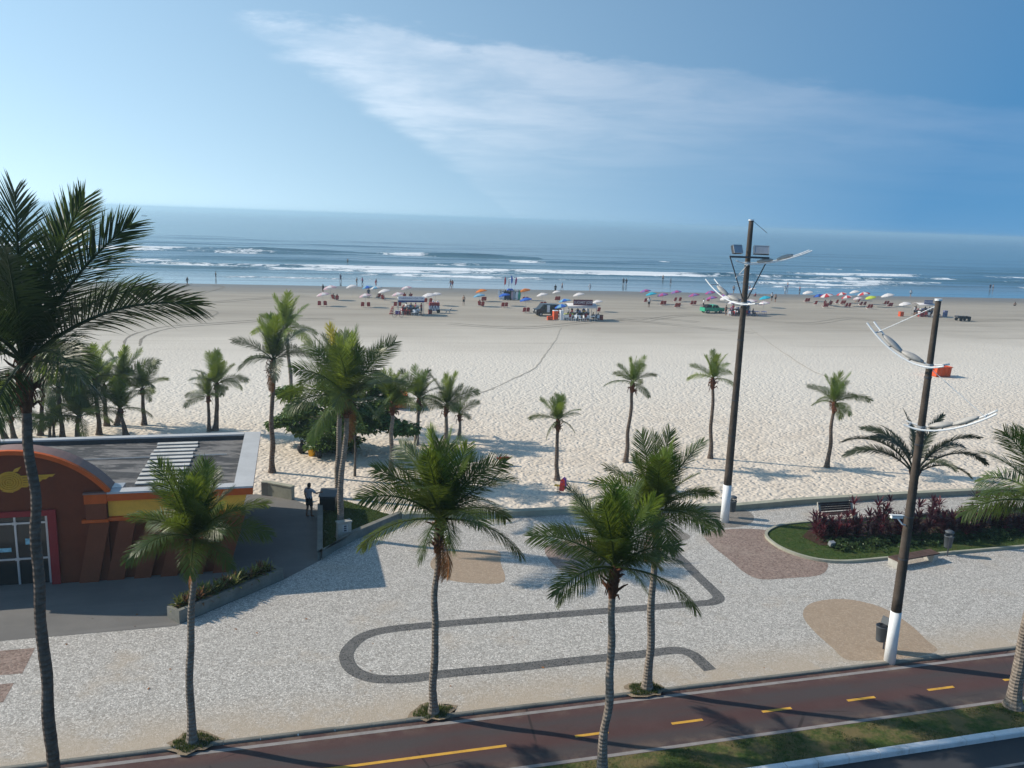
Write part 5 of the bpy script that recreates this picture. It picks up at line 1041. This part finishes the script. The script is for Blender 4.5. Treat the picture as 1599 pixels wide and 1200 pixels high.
SIT = [(521, 469, 'left seated person under the pink and white umbrella'), (526.5, 470, 'right seated person under the pink and white umbrella'), (591, 466, 'seated person in dark clothes under the pale blue umbrella'), (598.5, 469, 'person sitting under the white umbrella by the pale blue one'), (631.5, 466, 'person in red sitting behind the white signed stall'), (640, 466, 'person in black sitting behind the white signed stall'), (749.5, 478, 'left person seated under the light blue umbrella'), (753.5, 479, 'right person seated under the light blue umbrella'), (1179, 463, 'person sitting on the sand near the small white umbrella'), (1288, 477, 'seated person under the white and red umbrella by the navy one'), (1296, 477, 'seated person in green shade right of the navy umbrella'), (1339, 473, 'person sitting behind the low pink umbrella'), (1584.5, 478, 'lone person sitting on the sand at far right')]
for k, (x, y, lb) in enumerate(SIT):
    p = gb(x, y); onsand = k in (8, 12)
    if not onsand: beach_chair((x, y), 'red chair of the ' + lb, A12 + (k % 3 - 1) * .5)
    o = person(lb, p + V((0, 0, -.42 if onsand else -.20)), A12 + (k % 3 - 1) * .5, 'sit', ('cloth_black', 'cloth_navy', None, 'cloth_red', 'swim:cloth_pink')[(k + (3 if k == 4 else 0)) % 5] if k != 4 else 'cloth_red', 'cloth_black', ('skin_b', 'skin_a')[k % 2])
def text(parent, body, size, loc, rot, mat, name='lettering', wid=None):
    cu = bpy.data.curves.new('txt', 'FONT'); cu.body = body; cu.size = size; cu.align_x = 'CENTER'; cu.align_y = 'CENTER'; cu.extrude = .01; o = bpy.data.objects.new('txt', cu); COL.objects.link(o)
    me = bpy.data.meshes.new_from_object(o.evaluated_get(bpy.context.evaluated_depsgraph_get())); bpy.data.objects.remove(o); me.materials.clear(); me.materials.append(MATS[mat]); q = link(name, me, parent, loc); q.rotation_euler = rot
    if wid: w = max(v.co.x for v in me.vertices) - min(v.co.x for v in me.vertices); q.scale = (wid / w, 1, 1)
    return q
PC_S = MB().box((0, 0, .43), (.44, .42, .035)).raw('seat', 'white_plastic'); PC_B = MB().box((0, -.21, .66), (.42, .035, .42), Rx(R_(8))).raw('backrest', 'white_plastic'); PC_L = MB().tube([(0, 0, 0), (0, 0, .43)], [.022, .018], 5).raw('leg', 'white_plastic')
def plastic_chair(loc, rz, label, mat='white_plastic'):
    root = thing('plastic_chair', label, 'chair', loc, rz, 'plastic stall chairs')
    for nm, me, l_ in (('seat', PC_S, None), ('backrest', PC_B, None)) + tuple(('leg', PC_L, (x, y, 0)) for x in (-.19, .19) for y in (-.18, .18)):
        o = link(nm, me, root, l_)
        if mat != 'white_plastic': recolor(o, [mat])
def table(loc, rz, label, mat='white_plastic'):
    root = thing('stall_table', label, 'table', loc, rz, 'plastic stall tables'); MB().box((0, 0, .71), (.72, .72, .04)).build('tabletop', mat, root)
    for x in (-.3, .3):
        for y in (-.3, .3): MB().tube([(x, y, 0), (x, y, .69)], .025, 5).build('leg', mat, root)
def cooler(loc, rz, label, mat, lid='white_plastic', d=(.75, .5, .5)):
    root = thing('cool_box', label, 'cool box', loc, rz); MB().box((0, 0, d[2] / 2), d).build('body', mat, root); MB().box((0, 0, d[2] + .04), (d[0] + .04, d[1] + .04, .08)).build('lid', lid, root)
    for x in (-1, 1): MB().tube([(x * (d[0] / 2 + .02), -.1, d[2] * .7), (x * (d[0] / 2 + .05), 0, d[2] * .7), (x * (d[0] / 2 + .02), .1, d[2] * .7)], .014, 5).build('handle', 'dark_metal', root)
def awning_stall(name, c, rz, w, d, h, label, roofmat, sign, signmat, glyph, words, sh, valance):
    root = thing(name, label, 'food stall', c, rz)
    for x in (-w / 2 + .08, w / 2 - .08):
        for y in (-d / 2 + .08, d / 2 - .08): MB().tube([(x, y, -.1), (x, y, h)], .035, 6).build('post', 'galv', root)
    n = 10; mb = MB()
    for i in range(n + 1):
        y = -d / 2 + d * i / n; z = h + .32 * (1 - (2 * i / n - 1) ** 2)
        mb.v += [(-w / 2, y, z), (w / 2, y, z), (-w / 2, y, z + .03), (w / 2, y, z + .03)]
    for i in range(n): k = 4 * i; mb.f += [(k, k + 1, k + 5, k + 4), (k + 2, k + 6, k + 7, k + 3), (k, k + 4, k + 6, k + 2), (k + 1, k + 3, k + 7, k + 5)]; mb.mi += [0] * 4
    mb.f += [(0, 2, 3, 1), (4 * n, 4 * n + 1, 4 * n + 3, 4 * n + 2)]; mb.mi += [0, 0]; mb.build('awning', roofmat, root, True)
    if valance: MB().box((0, -d / 2 - .02, h - .12), (w, .02, .26)).build('valance', valance, root)
    s_ = MB().box((0, -d / 2 - .06, h + sh[2]), (sh[0], .06, sh[1])).build('sign_board', signmat, root); text(s_, words, sh[1] * .62, (0, -d / 2 - .10, h + sh[2]), (pi / 2, 0, 0), glyph, 'lettering', sh[0] * .92)
    MB().box((0, 0, .52), (w * .62, .55, 1.0)).build('counter', 'dark_metal', root); MB().box((0, 0, 1.05), (w * .66, .65, .05)).build('worktop', 'galv', root)
    for k in range(5): MB().box((-w * .27 + w * .135 * k, .02, 1.2), (.22, .22, .26)).build('tub', ('red_plastic', 'white_plastic', 'blue_plastic', 'yellow_plastic', 'white_plastic')[k], root)
    return root
def stall_crowd(c, rz, n, pre, spread, seed):
    rnd = random.Random(seed); M_ = Matrix.Rotation(rz, 3, 'Z'); tops = ['cloth_black', 'cloth_white', 'cloth_red', 'cloth_navy', None, 'cloth_grey', 'cloth_blue', 'cloth_pink']
    for k in range(n):
        x = -spread + 2 * spread * (k + .5) / n; y = rnd.uniform(-.5, 1.2); p = c + M_ @ V((x, y, 0)); p.z = sz(p)
        person('%s person from the left at the %s' % (ORD[k], pre), p, rnd.uniform(0, 6.28), 'stand', tops[(k * 3 + seed) % 8], ('cloth_black', 'cloth_navy')[k % 2], ('skin_b', 'skin_a')[k % 2], rnd.uniform(.94, 1.04), 'people at the ' + pre)
def cl(c, rz, x, y): p = c + Matrix.Rotation(rz, 3, 'Z') @ V((x, y, 0)); p.z = sz(p); return p
# stall one: white sign
c1 = gb(641, 491); r1 = A12
awning_stall('food_stall', c1, r1, 3.9, 2.2, 2.15, 'beach food stall with long white lettered sign and dark awning', 'cloth_white', None, 'sign_white', 'glyph_blue', 'CARRINHO DA TIA', (3.9, .62, .32), 'um_navy')
stall_crowd(c1 + V((.4, .3, 0)), r1, 4, 'white signed stall', 1.5, 1)
for k, (x, y) in enumerate(((.3, -1.6), (.8, -1.3))): plastic_chair(cl(c1, r1, x, y), r1 + 2.6 + k, ('nearer', 'farther')[k] + ' white plastic chair in front of the white signed stall')
table(cl(c1, r1, -1.3, -1.0), r1, 'long red table at the left of the white signed stall', 'red_plastic'); table(cl(c1, r1, -.5, -1.1), r1, 'red table at the middle of the white signed stall', 'red_plastic')
cooler(cl(c1, r1, -1.9, -.2), r1, 'blue cool box under the white signed stall awning', 'blue_plastic')
def cart():
    root = thing('vending_cart', 'cart with red crates on top and patterned white front', 'cart', gb(678, 489), A12); MB().box((0, 0, .72), (1.55, .8, .85)).build('body', 'sign_blue', root)
    for k in range(7): MB().box((-.66 + .22 * k, -.42, .72), (.10, .03, .80), Ry(R_(12 * (-1) ** k))).build('front_stripe', 'white_plastic', root)
    MB().box((0, 0, 1.2), (1.7, .9, .08)).build('top', 'red_plastic', root)
    for k in range(4): MB().box((-.6 + .4 * k, .0, 1.42), (.36, .6, .34)).build('crate', 'red_plastic', root)
    for x in (-.2, .5): MB().box((x, .05, 1.72), (.22, .3, .26)).build('tub', 'white_plastic', root)
    for x in (-.6, .6): MB().tube([(x, -.45, .28), (x, -.38, .28)], .28, 14).build('wheel', 'rubber', root)
cart()
cooler(gb(671.5, 491), A12, 'dark red cool box at the left foot of the red topped cart', 'chair_red', 'cloth_black', (.5, .5, .6))
def stack():
    root = thing('chair_stack', 'stack of red folding chairs left of the bicycle', 'chair stack', gb(611, 491), A12)
    for k in range(5): MB().box((.05 * k, 0, .12 + .24 * k), (.62 - .07 * k, .5, .10), Ry(R_(-8))).build('folded_chair', 'chair_red', root)
stack()
def bicycle():
    root = thing('bicycle', 'bicycle parked in front of the white signed stall', 'bicycle', gb(621.5, 495.5), A12 + .25)
    for x in (-.52, .52):
        w = MB(); w.tube([(x + .33 * cos(t), 0, .34 + .33 * sin(t)) for t in [2 * pi * i / 24 for i in range(25)]], .022, 5, False); o = w.build('wheel', 'rubber', root); sp = MB()
        for k in range(6): a = k * pi / 6; sp.tube([(x + .3 * cos(a), 0, .34 + .3 * sin(a)), (x - .3 * cos(a), 0, .34 - .3 * sin(a))], .006, 4, False)
        sp.build('spokes', 'galv', o)
    f = MB(); a, b, c, d, e = (-.52, 0, .34), (-.05, 0, .30), (-.18, 0, .82), (.36, 0, .80), (.52, 0, .34)
    for p, q in ((a, b), (a, c), (b, c), (c, d), (b, d), (d, e)): f.tube([p, q], .022, 6)
    f.build('frame', 'chair_red', root); MB().tube([(.34, -.27, 1.02), (.36, 0, .95), (.34, .27, 1.02)], .016, 5).build('handlebar', 'dark_metal', root); MB().tube([(.36, 0, .78), (.36, 0, .96)], .016, 5).build('stem', 'dark_metal', root); MB().prism([(-.3, -.09), (-.08, -.03), (-.08, .03), (-.3, .09)], lambda p, q, z: V((p, q, z)), .88, .94).build('saddle', 'black_plastic', root)
    MB().tube([(-.18, 0, .8), (-.19, 0, .9)], .014, 5).build('seat_post', 'galv', root)
bicycle()
def dog():
    root = thing('dog', 'pale dog standing right of the red topped cart', 'dog', gb(699.5, 490), A12 + .3); J = dict(rump=((-.32, 0, .52), .12), belly=((-.02, 0, .49), .115), chest=((.24, 0, .50), .145), neck=((.38, 0, .64), .08), head=((.47, 0, .74), .085), muz=((.62, 0, .70), .042), t1=((-.46, 0, .60), .03), t2=((-.60, 0, .74), .016))
    for s_, k in ((-1, 'l'), (1, 'r')): J.update({'fs' + k: ((.25, s_ * .09, .40), .06), 'fk' + k: ((.26, s_ * .10, .20), .035), 'ff' + k: ((.27, s_ * .10, .03), .03), 'hs' + k: ((-.28, s_ * .09, .42), .075), 'hk' + k: ((-.20, s_ * .10, .30), .05), 'hh' + k: ((-.36, s_ * .10, .18), .032), 'hf' + k: ((-.31, s_ * .10, .03), .03), 'er' + k: ((.43, s_ * .07, .84), .025)})
    E_ = [('rump', 'belly'), ('belly', 'chest'), ('chest', 'neck'), ('neck', 'head'), ('head', 'muz'), ('rump', 't1'), ('t1', 't2')]
    for k in 'lr': E_ += [('chest', 'fs' + k), ('fs' + k, 'fk' + k), ('fk' + k, 'ff' + k), ('rump', 'hs' + k), ('hs' + k, 'hk' + k), ('hk' + k, 'hh' + k), ('hh' + k, 'hf' + k), ('head', 'er' + k)]
    nm = list(J); me = bpy.data.meshes.new('d'); me.from_pydata([J[n][0] for n in nm], [(nm.index(a), nm.index(b)) for a, b in E_], []); o = bpy.data.objects.new('d', me); COL.objects.link(o); o.modifiers.new('s', 'SKIN')
    for i, n in enumerate(nm): me.skin_vertices[0].data[i].radius = (J[n][1],) * 2; me.skin_vertices[0].data[i].use_root = n == 'belly'
    o.modifiers.new('b', 'SUBSURF').levels = 1; bm = bpy.data.meshes.new_from_object(o.evaluated_get(bpy.context.evaluated_depsgraph_get())); bpy.data.objects.remove(o); bm.materials.clear(); bm.materials.append(MATS['dog_fur']); link('body', bm, root)
    MB().tube([(.36, -.0, .60), (.40, 0, .66)], .095, 10).build('collar', 'cloth_red', root)
dog()
# surf rental stand
def surf():
    c = gb(795, 468.5); root = thing('rental_rack', 'dark rack of the surf rental stand with blue cover', 'rack', c, A12)
    for x in (-1.7, 0, 1.7):
        for y in (-.4, .4): MB().tube([(x, y, 0), (x, y, 1.75)], .04, 6).build('post', 'dark_metal', root)
    for z in (.5, 1.6): MB().box((0, -.42, z), (3.5, .06, .08)).build('rail', 'dark_metal', root)
    MB().prism([(-.45, 1.75), (.75, 1.75), (.5, 2.05), (-.2, 2.05)], lambda a, b, d: V((a, d, b)), -.45, .45).build('cover', 'blue_plastic', root); MB().box((.1, .1, .8), (3.2, .6, 1.3)).build('curtain', 'cloth_black', root)
    prof = [(.0, 0), (.16, .12), (.25, .55), (.27, 1.0), (.22, 1.5), (.12, 1.85), (.0, 2.05), (-.12, 1.85), (-.22, 1.5), (-.27, 1.0), (-.25, .55), (-.16, .12)]
    for k, (x, m_, t) in enumerate(((-1.75, 'white_plastic', -.16), (-1.3, 'white_plastic', -.05), (-.85, 'cloth_black', .03), (-.35, 'cloth_navy', -.04), (.1, 'cloth_black', .05), (.45, 'um_pink', .04), (.85, 'cloth_grey', -.04), (1.3, 'white_plastic', .06), (1.7, 'car_green', .10))):
        b = thing('surfboard', '%s surfboard from the left on the rental rack' % ORD[k], 'surfboard', cl(c, A12, x, -.62), A12, 'surfboards on the rental rack'); MB().prism(prof, lambda a, q, d: Ry(t) @ (Rx(R_(-9)) @ V((a * 1.0, d, q * .92))), -.03, .03).build('board', m_, b); MB().box((0, -.04, .25), (.02, .06, .14)).build('fin', 'cloth_black', b)
    for k, (x, m_, z, tl) in enumerate(((-.95, 'um_red', 2.6, .1), (-.25, 'white_plastic', 2.3, 0), (.35, 'um_blue', 2.9, -.15), (1.0, 'um_magenta', 2.6, .45))):
        f = thing('banner_kite', ('red', 'white', 'blue', 'dark red and white')[k] + ' teardrop banner above the surf rental stand', 'banner', cl(c, A12, x, 0), A12, 'teardrop banners above the surf stand'); MB().tube([(0, 0, 1.6), (0, 0, z + 1.7)], .02, 5).build('pole', 'galv', f)
        MB().prism([(0.0, z), (.22, z + .35), (.26, z + .95), (.14, z + 1.4), (0, z + 1.6), (-.08, z + 1.1), (-.06, z + .4)], lambda a, b, d: Ry(tl * .3) @ V((a, d, b)) if False else V((a + tl * (b - z) * .3, d, b)), -.03, .03).build('banner', m_, f)
surf()
# stall two: maroon sign
c2 = gb(905, 499); awning_stall('food_stall', c2, A12, 4.6, 2.6, 2.05, 'beach bar with maroon lettered sign above a white awning', 'um_white', None, 'sign_maroon', 'glyph_white', 'LUCIARY JOSE', (3.0, .85, .62), 'um_white'); stall_crowd(c2 + V((-.6, .2, 0)), A12, 6, 'maroon signed stall', 2.6, 2)
for k, (x, y) in enumerate(((-2.6, -1.5), (-2.0, -1.9), (-1.4, -2.3), (-.6, -2.5), (.1, -2.3), (.7, -1.9), (1.6, -1.2), (2.3, -.9))): plastic_chair(cl(c2, A12, x, y), k * 1.3, '%s white plastic chair from the left before the maroon signed stall' % ORD[k])
for k, (x, y) in enumerate(((-1.0, -1.7), (1.4, -1.9))): table(cl(c2, A12, x, y), A12, ('left', 'right')[k] + ' white table before the maroon signed stall')
cooler(cl(c2, A12, -4.0, -.6), A12 + .2, 'red drinks cooler standing left of the maroon signed stall', 'skip_orange', 'white_plastic', (.7, .6, 1.3)); cooler(cl(c2, A12, -3.2, -1.2), A12, 'tall white freezer left of the maroon signed stall', 'white_plastic', 'white_plastic', (.5, .6, 1.4)); cooler(cl(c2, A12, -5.0, -1.3), A12, 'orange crate on the sand by the trailer', 'skip_orange', 'skip_orange', (.8, .5, .5)); cooler(cl(c2, A12, 3.1, -.6), A12, 'brown box at the right end of the maroon signed stall', 'chair_red', 'rust', (.7, .5, .7)); cooler(cl(c2, A12, -2.0, -.7), A12, 'pale cool box under the front blue umbrella', 'sign_white', 'um_lime', (1.4, .6, .8))
def vehicle(name, label, cat, loc, rz, prof, paint, wins, wheels, w=1.6, wr=.30):
    root = thing(name, label, cat, loc, rz); MB().prism(prof, lambda a, b, d: V((a, d, b)), -w / 2, w / 2).build('body', paint, root)
    for poly in wins:
        for y, s_ in ((-w / 2, -1), (w / 2, 1)): MB().prism(poly, lambda a, b, d: V((a, d, b)), y - .006, y + .006).build('side_window', 'car_glass', root)
    for x in wheels:
        for y in (-w / 2 + .08, w / 2 - .08):
            o = MB().tube([(x, y - .11, wr), (x, y + .11, wr)], wr, 18).build('wheel', 'rubber', root); MB().tube([(x, y - .12, wr), (x, y + .12, wr)], wr * .55, 12).build('rim', 'galv', o)
    return root
pk = vehicle('pickup_truck', 'small bright green pickup parked left of the pole stall', 'pickup', gb(1111.5, 488.5), A12 + .12, [(-1.95, .32), (1.95, .32), (1.98, .62), (1.9, .86), (1.0, .95), (.55, 1.42), (-.35, 1.44), (-.5, .95), (-1.95, .95)], 'car_green', [[(.88, .95), (.5, 1.36), (.12, 1.38), (.12, .95)], [(.04, .95), (.04, 1.38), (-.3, 1.38), (-.42, .95)]], (-1.25, 1.25))
MB().box((-1.2, 0, .97), (1.3, 1.35, .05)).build('load_bed', 'cloth_black', pk); MB().box((-.9, 0, 1.2), (.9, 1.1, .45)).build('load', 'cloth_black', pk); MB().prism([(.6, 1.40), (1.02, .95), (1.04, .97), (.62, 1.42)], lambda a, b, d: V((a, d, b)), -.7, .7).build('windscreen', 'car_glass', pk); 
for y in (-.6, .6): MB().box((1.97, y, .68), (.05, .25, .15)).build('headlight', 'white_plastic', pk)
vn = vehicle('van', 'black van with open tail parked left of the maroon signed stall', 'van', gb(853, 493.5), A12 + .1, [(-1.9, .35), (1.9, .35), (1.9, 1.0), (1.85, 1.8), (-.8, 1.85), (-1.4, 1.15), (-1.95, 1.0)], 'car_black', [[(-.75, 1.75), (-1.2, 1.2), (-.2, 1.2), (-.2, 1.75)], [(-.1, 1.75), (-.1, 1.2), (1.6, 1.2), (1.6, 1.72)]], (-1.2, 1.2), 1.7)
MB().box((.0, -.87, 1.15), (.45, .04, 1.1)).build('white_panel', 'white_plastic', vn)
for y in (-.6, .6): MB().box((-1.95, y, .8), (.05, .25, .15)).build('headlight', 'white_plastic', vn)
# stall three behind the tall pole, stall four with blue sign
c3 = gb(1152, 492); awning_stall('food_stall', c3, A12, 3.6, 2.2, 2.1, 'beach stall behind the tall pole under white umbrellas', 'um_white', None, 'sign_blue', 'glyph_white', 'BEBIDAS', (1.6, .5, .45), None); stall_crowd(c3 + V((0, -.3, 0)), A12, 6, 'stall behind the tall pole', 2.8, 4)
for k, (x, y) in enumerate(((-2.2, -1.2), (-1.2, -1.6), (1.5, -1.2), (2.4, -1.0))): plastic_chair(cl(c3, A12, x, y), k * 1.7, '%s plastic chair from the left at the stall behind the pole' % ORD[k], ('white_plastic', 'white_plastic', 'blue_plastic', 'blue_plastic')[k])
for k, (x, m_) in enumerate(((-1.9, 'red_plastic'), (-1.0, 'red_plastic'), (2.9, 'blue_plastic'), (4.1, 'blue_plastic'))): table(cl(c3, A12, x, -1.0 - .2 * (k % 2)), A12, '%s %s table at the stall behind the pole' % (('left', 'right')[k % 2], ('red', 'red', 'blue', 'blue')[k]), m_)
c4 = gb(1440, 494); awning_stall('food_stall', c4, A12, 3.4, 2.2, 2.0, 'beach stall with blue grey sign left of the near pole top', 'um_white', None, 'sign_blue', 'glyph_white', 'PASTEL', (1.7, .7, .6), None); stall_crowd(c4 + V((.6, -.3, 0)), A12, 7, 'blue signed stall', 2.5, 5)
for k, (x, y) in enumerate(((-.3, -1.9), (.6, -2.0), (1.2, -1.7), (2.6, -1.2))): plastic_chair(cl(c4, A12, x, y), k * 1.4, '%s white plastic chair from the left at the blue signed stall' % ORD[k])
cooler(cl(c4, A12, -1.3, -1.2), A12, 'bright red cool box at the blue signed stall', 'red_plastic', 'red_plastic', (.8, .5, .7)); cooler(gb(1406.5, 494.5), A12, 'lone orange red bin on the sand left of the blue signed stall', 'skip_orange', 'skip_orange', (.7, .6, .75)); cooler(cl(c4, A12, 4.2, -.6), A12, 'blue grey box right of the blue signed stall', 'sign_blue', 'sign_blue', (.6, .5, 1.0))
def customers(c, n, pre, spread, seed, y0):
    rnd = random.Random(seed)
    for k in range(n):
        x = -spread + 2 * spread * (k + .5) / n + rnd.uniform(-.2, .2); p = cl(c, A12, x, y0 + rnd.uniform(-.5, .5)); rz = rnd.uniform(0, 6.28)
        plastic_chair(p, rz, '%s occupied plastic chair from the left at the %s' % (ORD[k], pre), ('white_plastic', 'red_plastic', 'cloth_black')[k % 3])
        person('%s seated customer from the left at the %s' % (ORD[k], pre), p + V((0, 0, -.03)), rz, 'sit', ('cloth_black', 'cloth_red', None, 'cloth_navy', 'cloth_white')[(k + seed) % 5], 'cloth_black', ('skin_b', 'skin_a')[k % 2], .98, 'people at the ' + pre)
customers(c1, 4, 'white signed stall', 1.6, 61, -.9); customers(c2, 7, 'maroon signed stall', 2.9, 62, -1.2); customers(c3, 6, 'stall behind the tall pole', 2.6, 63, -1.3); customers(c4, 6, 'blue signed stall', 2.0, 64, -1.4)
def trailer():
    root = thing('beach_trailer', 'low dark trailer with upright rods right of the near pole', 'trailer', gb(1503.5, 501.5), A12); MB().box((.1, 0, .62), (2.0, 1.1, .4)).build('bed', 'cloth_black', root); MB().box((-1.1, 0, .75), (.7, .8, .3)).build('front', 'dark_metal', root)
    for x in (-.9, .75):
        for y in (-.55, .55): MB().tube([(x, y - .08, .28), (x, y + .08, .28)], .28, 14).build('wheel', 'rubber', root)
    for k in range(7): MB().tube([(-1.2 + .38 * k, .4 * (-1) ** k, .8), (-1.2 + .38 * k + .05, .4 * (-1) ** k, 1.75)], .018, 5).build('rod', 'galv', root)
trailer()
def boat():
    root = thing('fishing_boat', 'tiny boat far out on the sea at the left', 'boat', g(225, 338, SEA_Z), R_(20)); MB().prism([(-4.2, .9), (4.6, 1.4), (3.6, -.2), (-3.8, -.2)], lambda a, b, d: V((a, d, b)), -1.1, 1.1).build('hull', 'cloth_navy', root); MB().box((-1.6, 0, 1.7), (2.0, 1.5, 1.4)).build('cabin', 'sign_white', root); MB().tube([(.5, 0, .9), (.5, 0, 4.0)], .06, 6).build('mast', 'galv', root)
boat()

# ================================================================== SEA HAZE
def haze():
    m_ = bpy.data.materials.new('haze'); m_.use_nodes = True; nt = m_.node_tree; nt.nodes.clear(); o_ = nt.nodes.new('ShaderNodeOutputMaterial'); v = nt.nodes.new('ShaderNodeVolumePrincipled')
    v.inputs['Color'].default_value = (.64, .87, 1, 1); v.inputs['Density'].default_value = 4.8e-4; v.inputs['Anisotropy'].default_value = .44; nt.links.new(v.outputs[0], o_.inputs['Volume']); MATS['haze'] = m_
    x0, x1, y0, y1, z0, z1 = -33000, 33000, -300, 26000, -3.0, 17.5
    o = MB().box(((x0 + x1) / 2, (y0 + y1) / 2, (z0 + z1) / 2), (x1 - x0, y1 - y0, z1 - z0)).build('haze', 'haze'); o['kind'] = 'stuff'
haze()
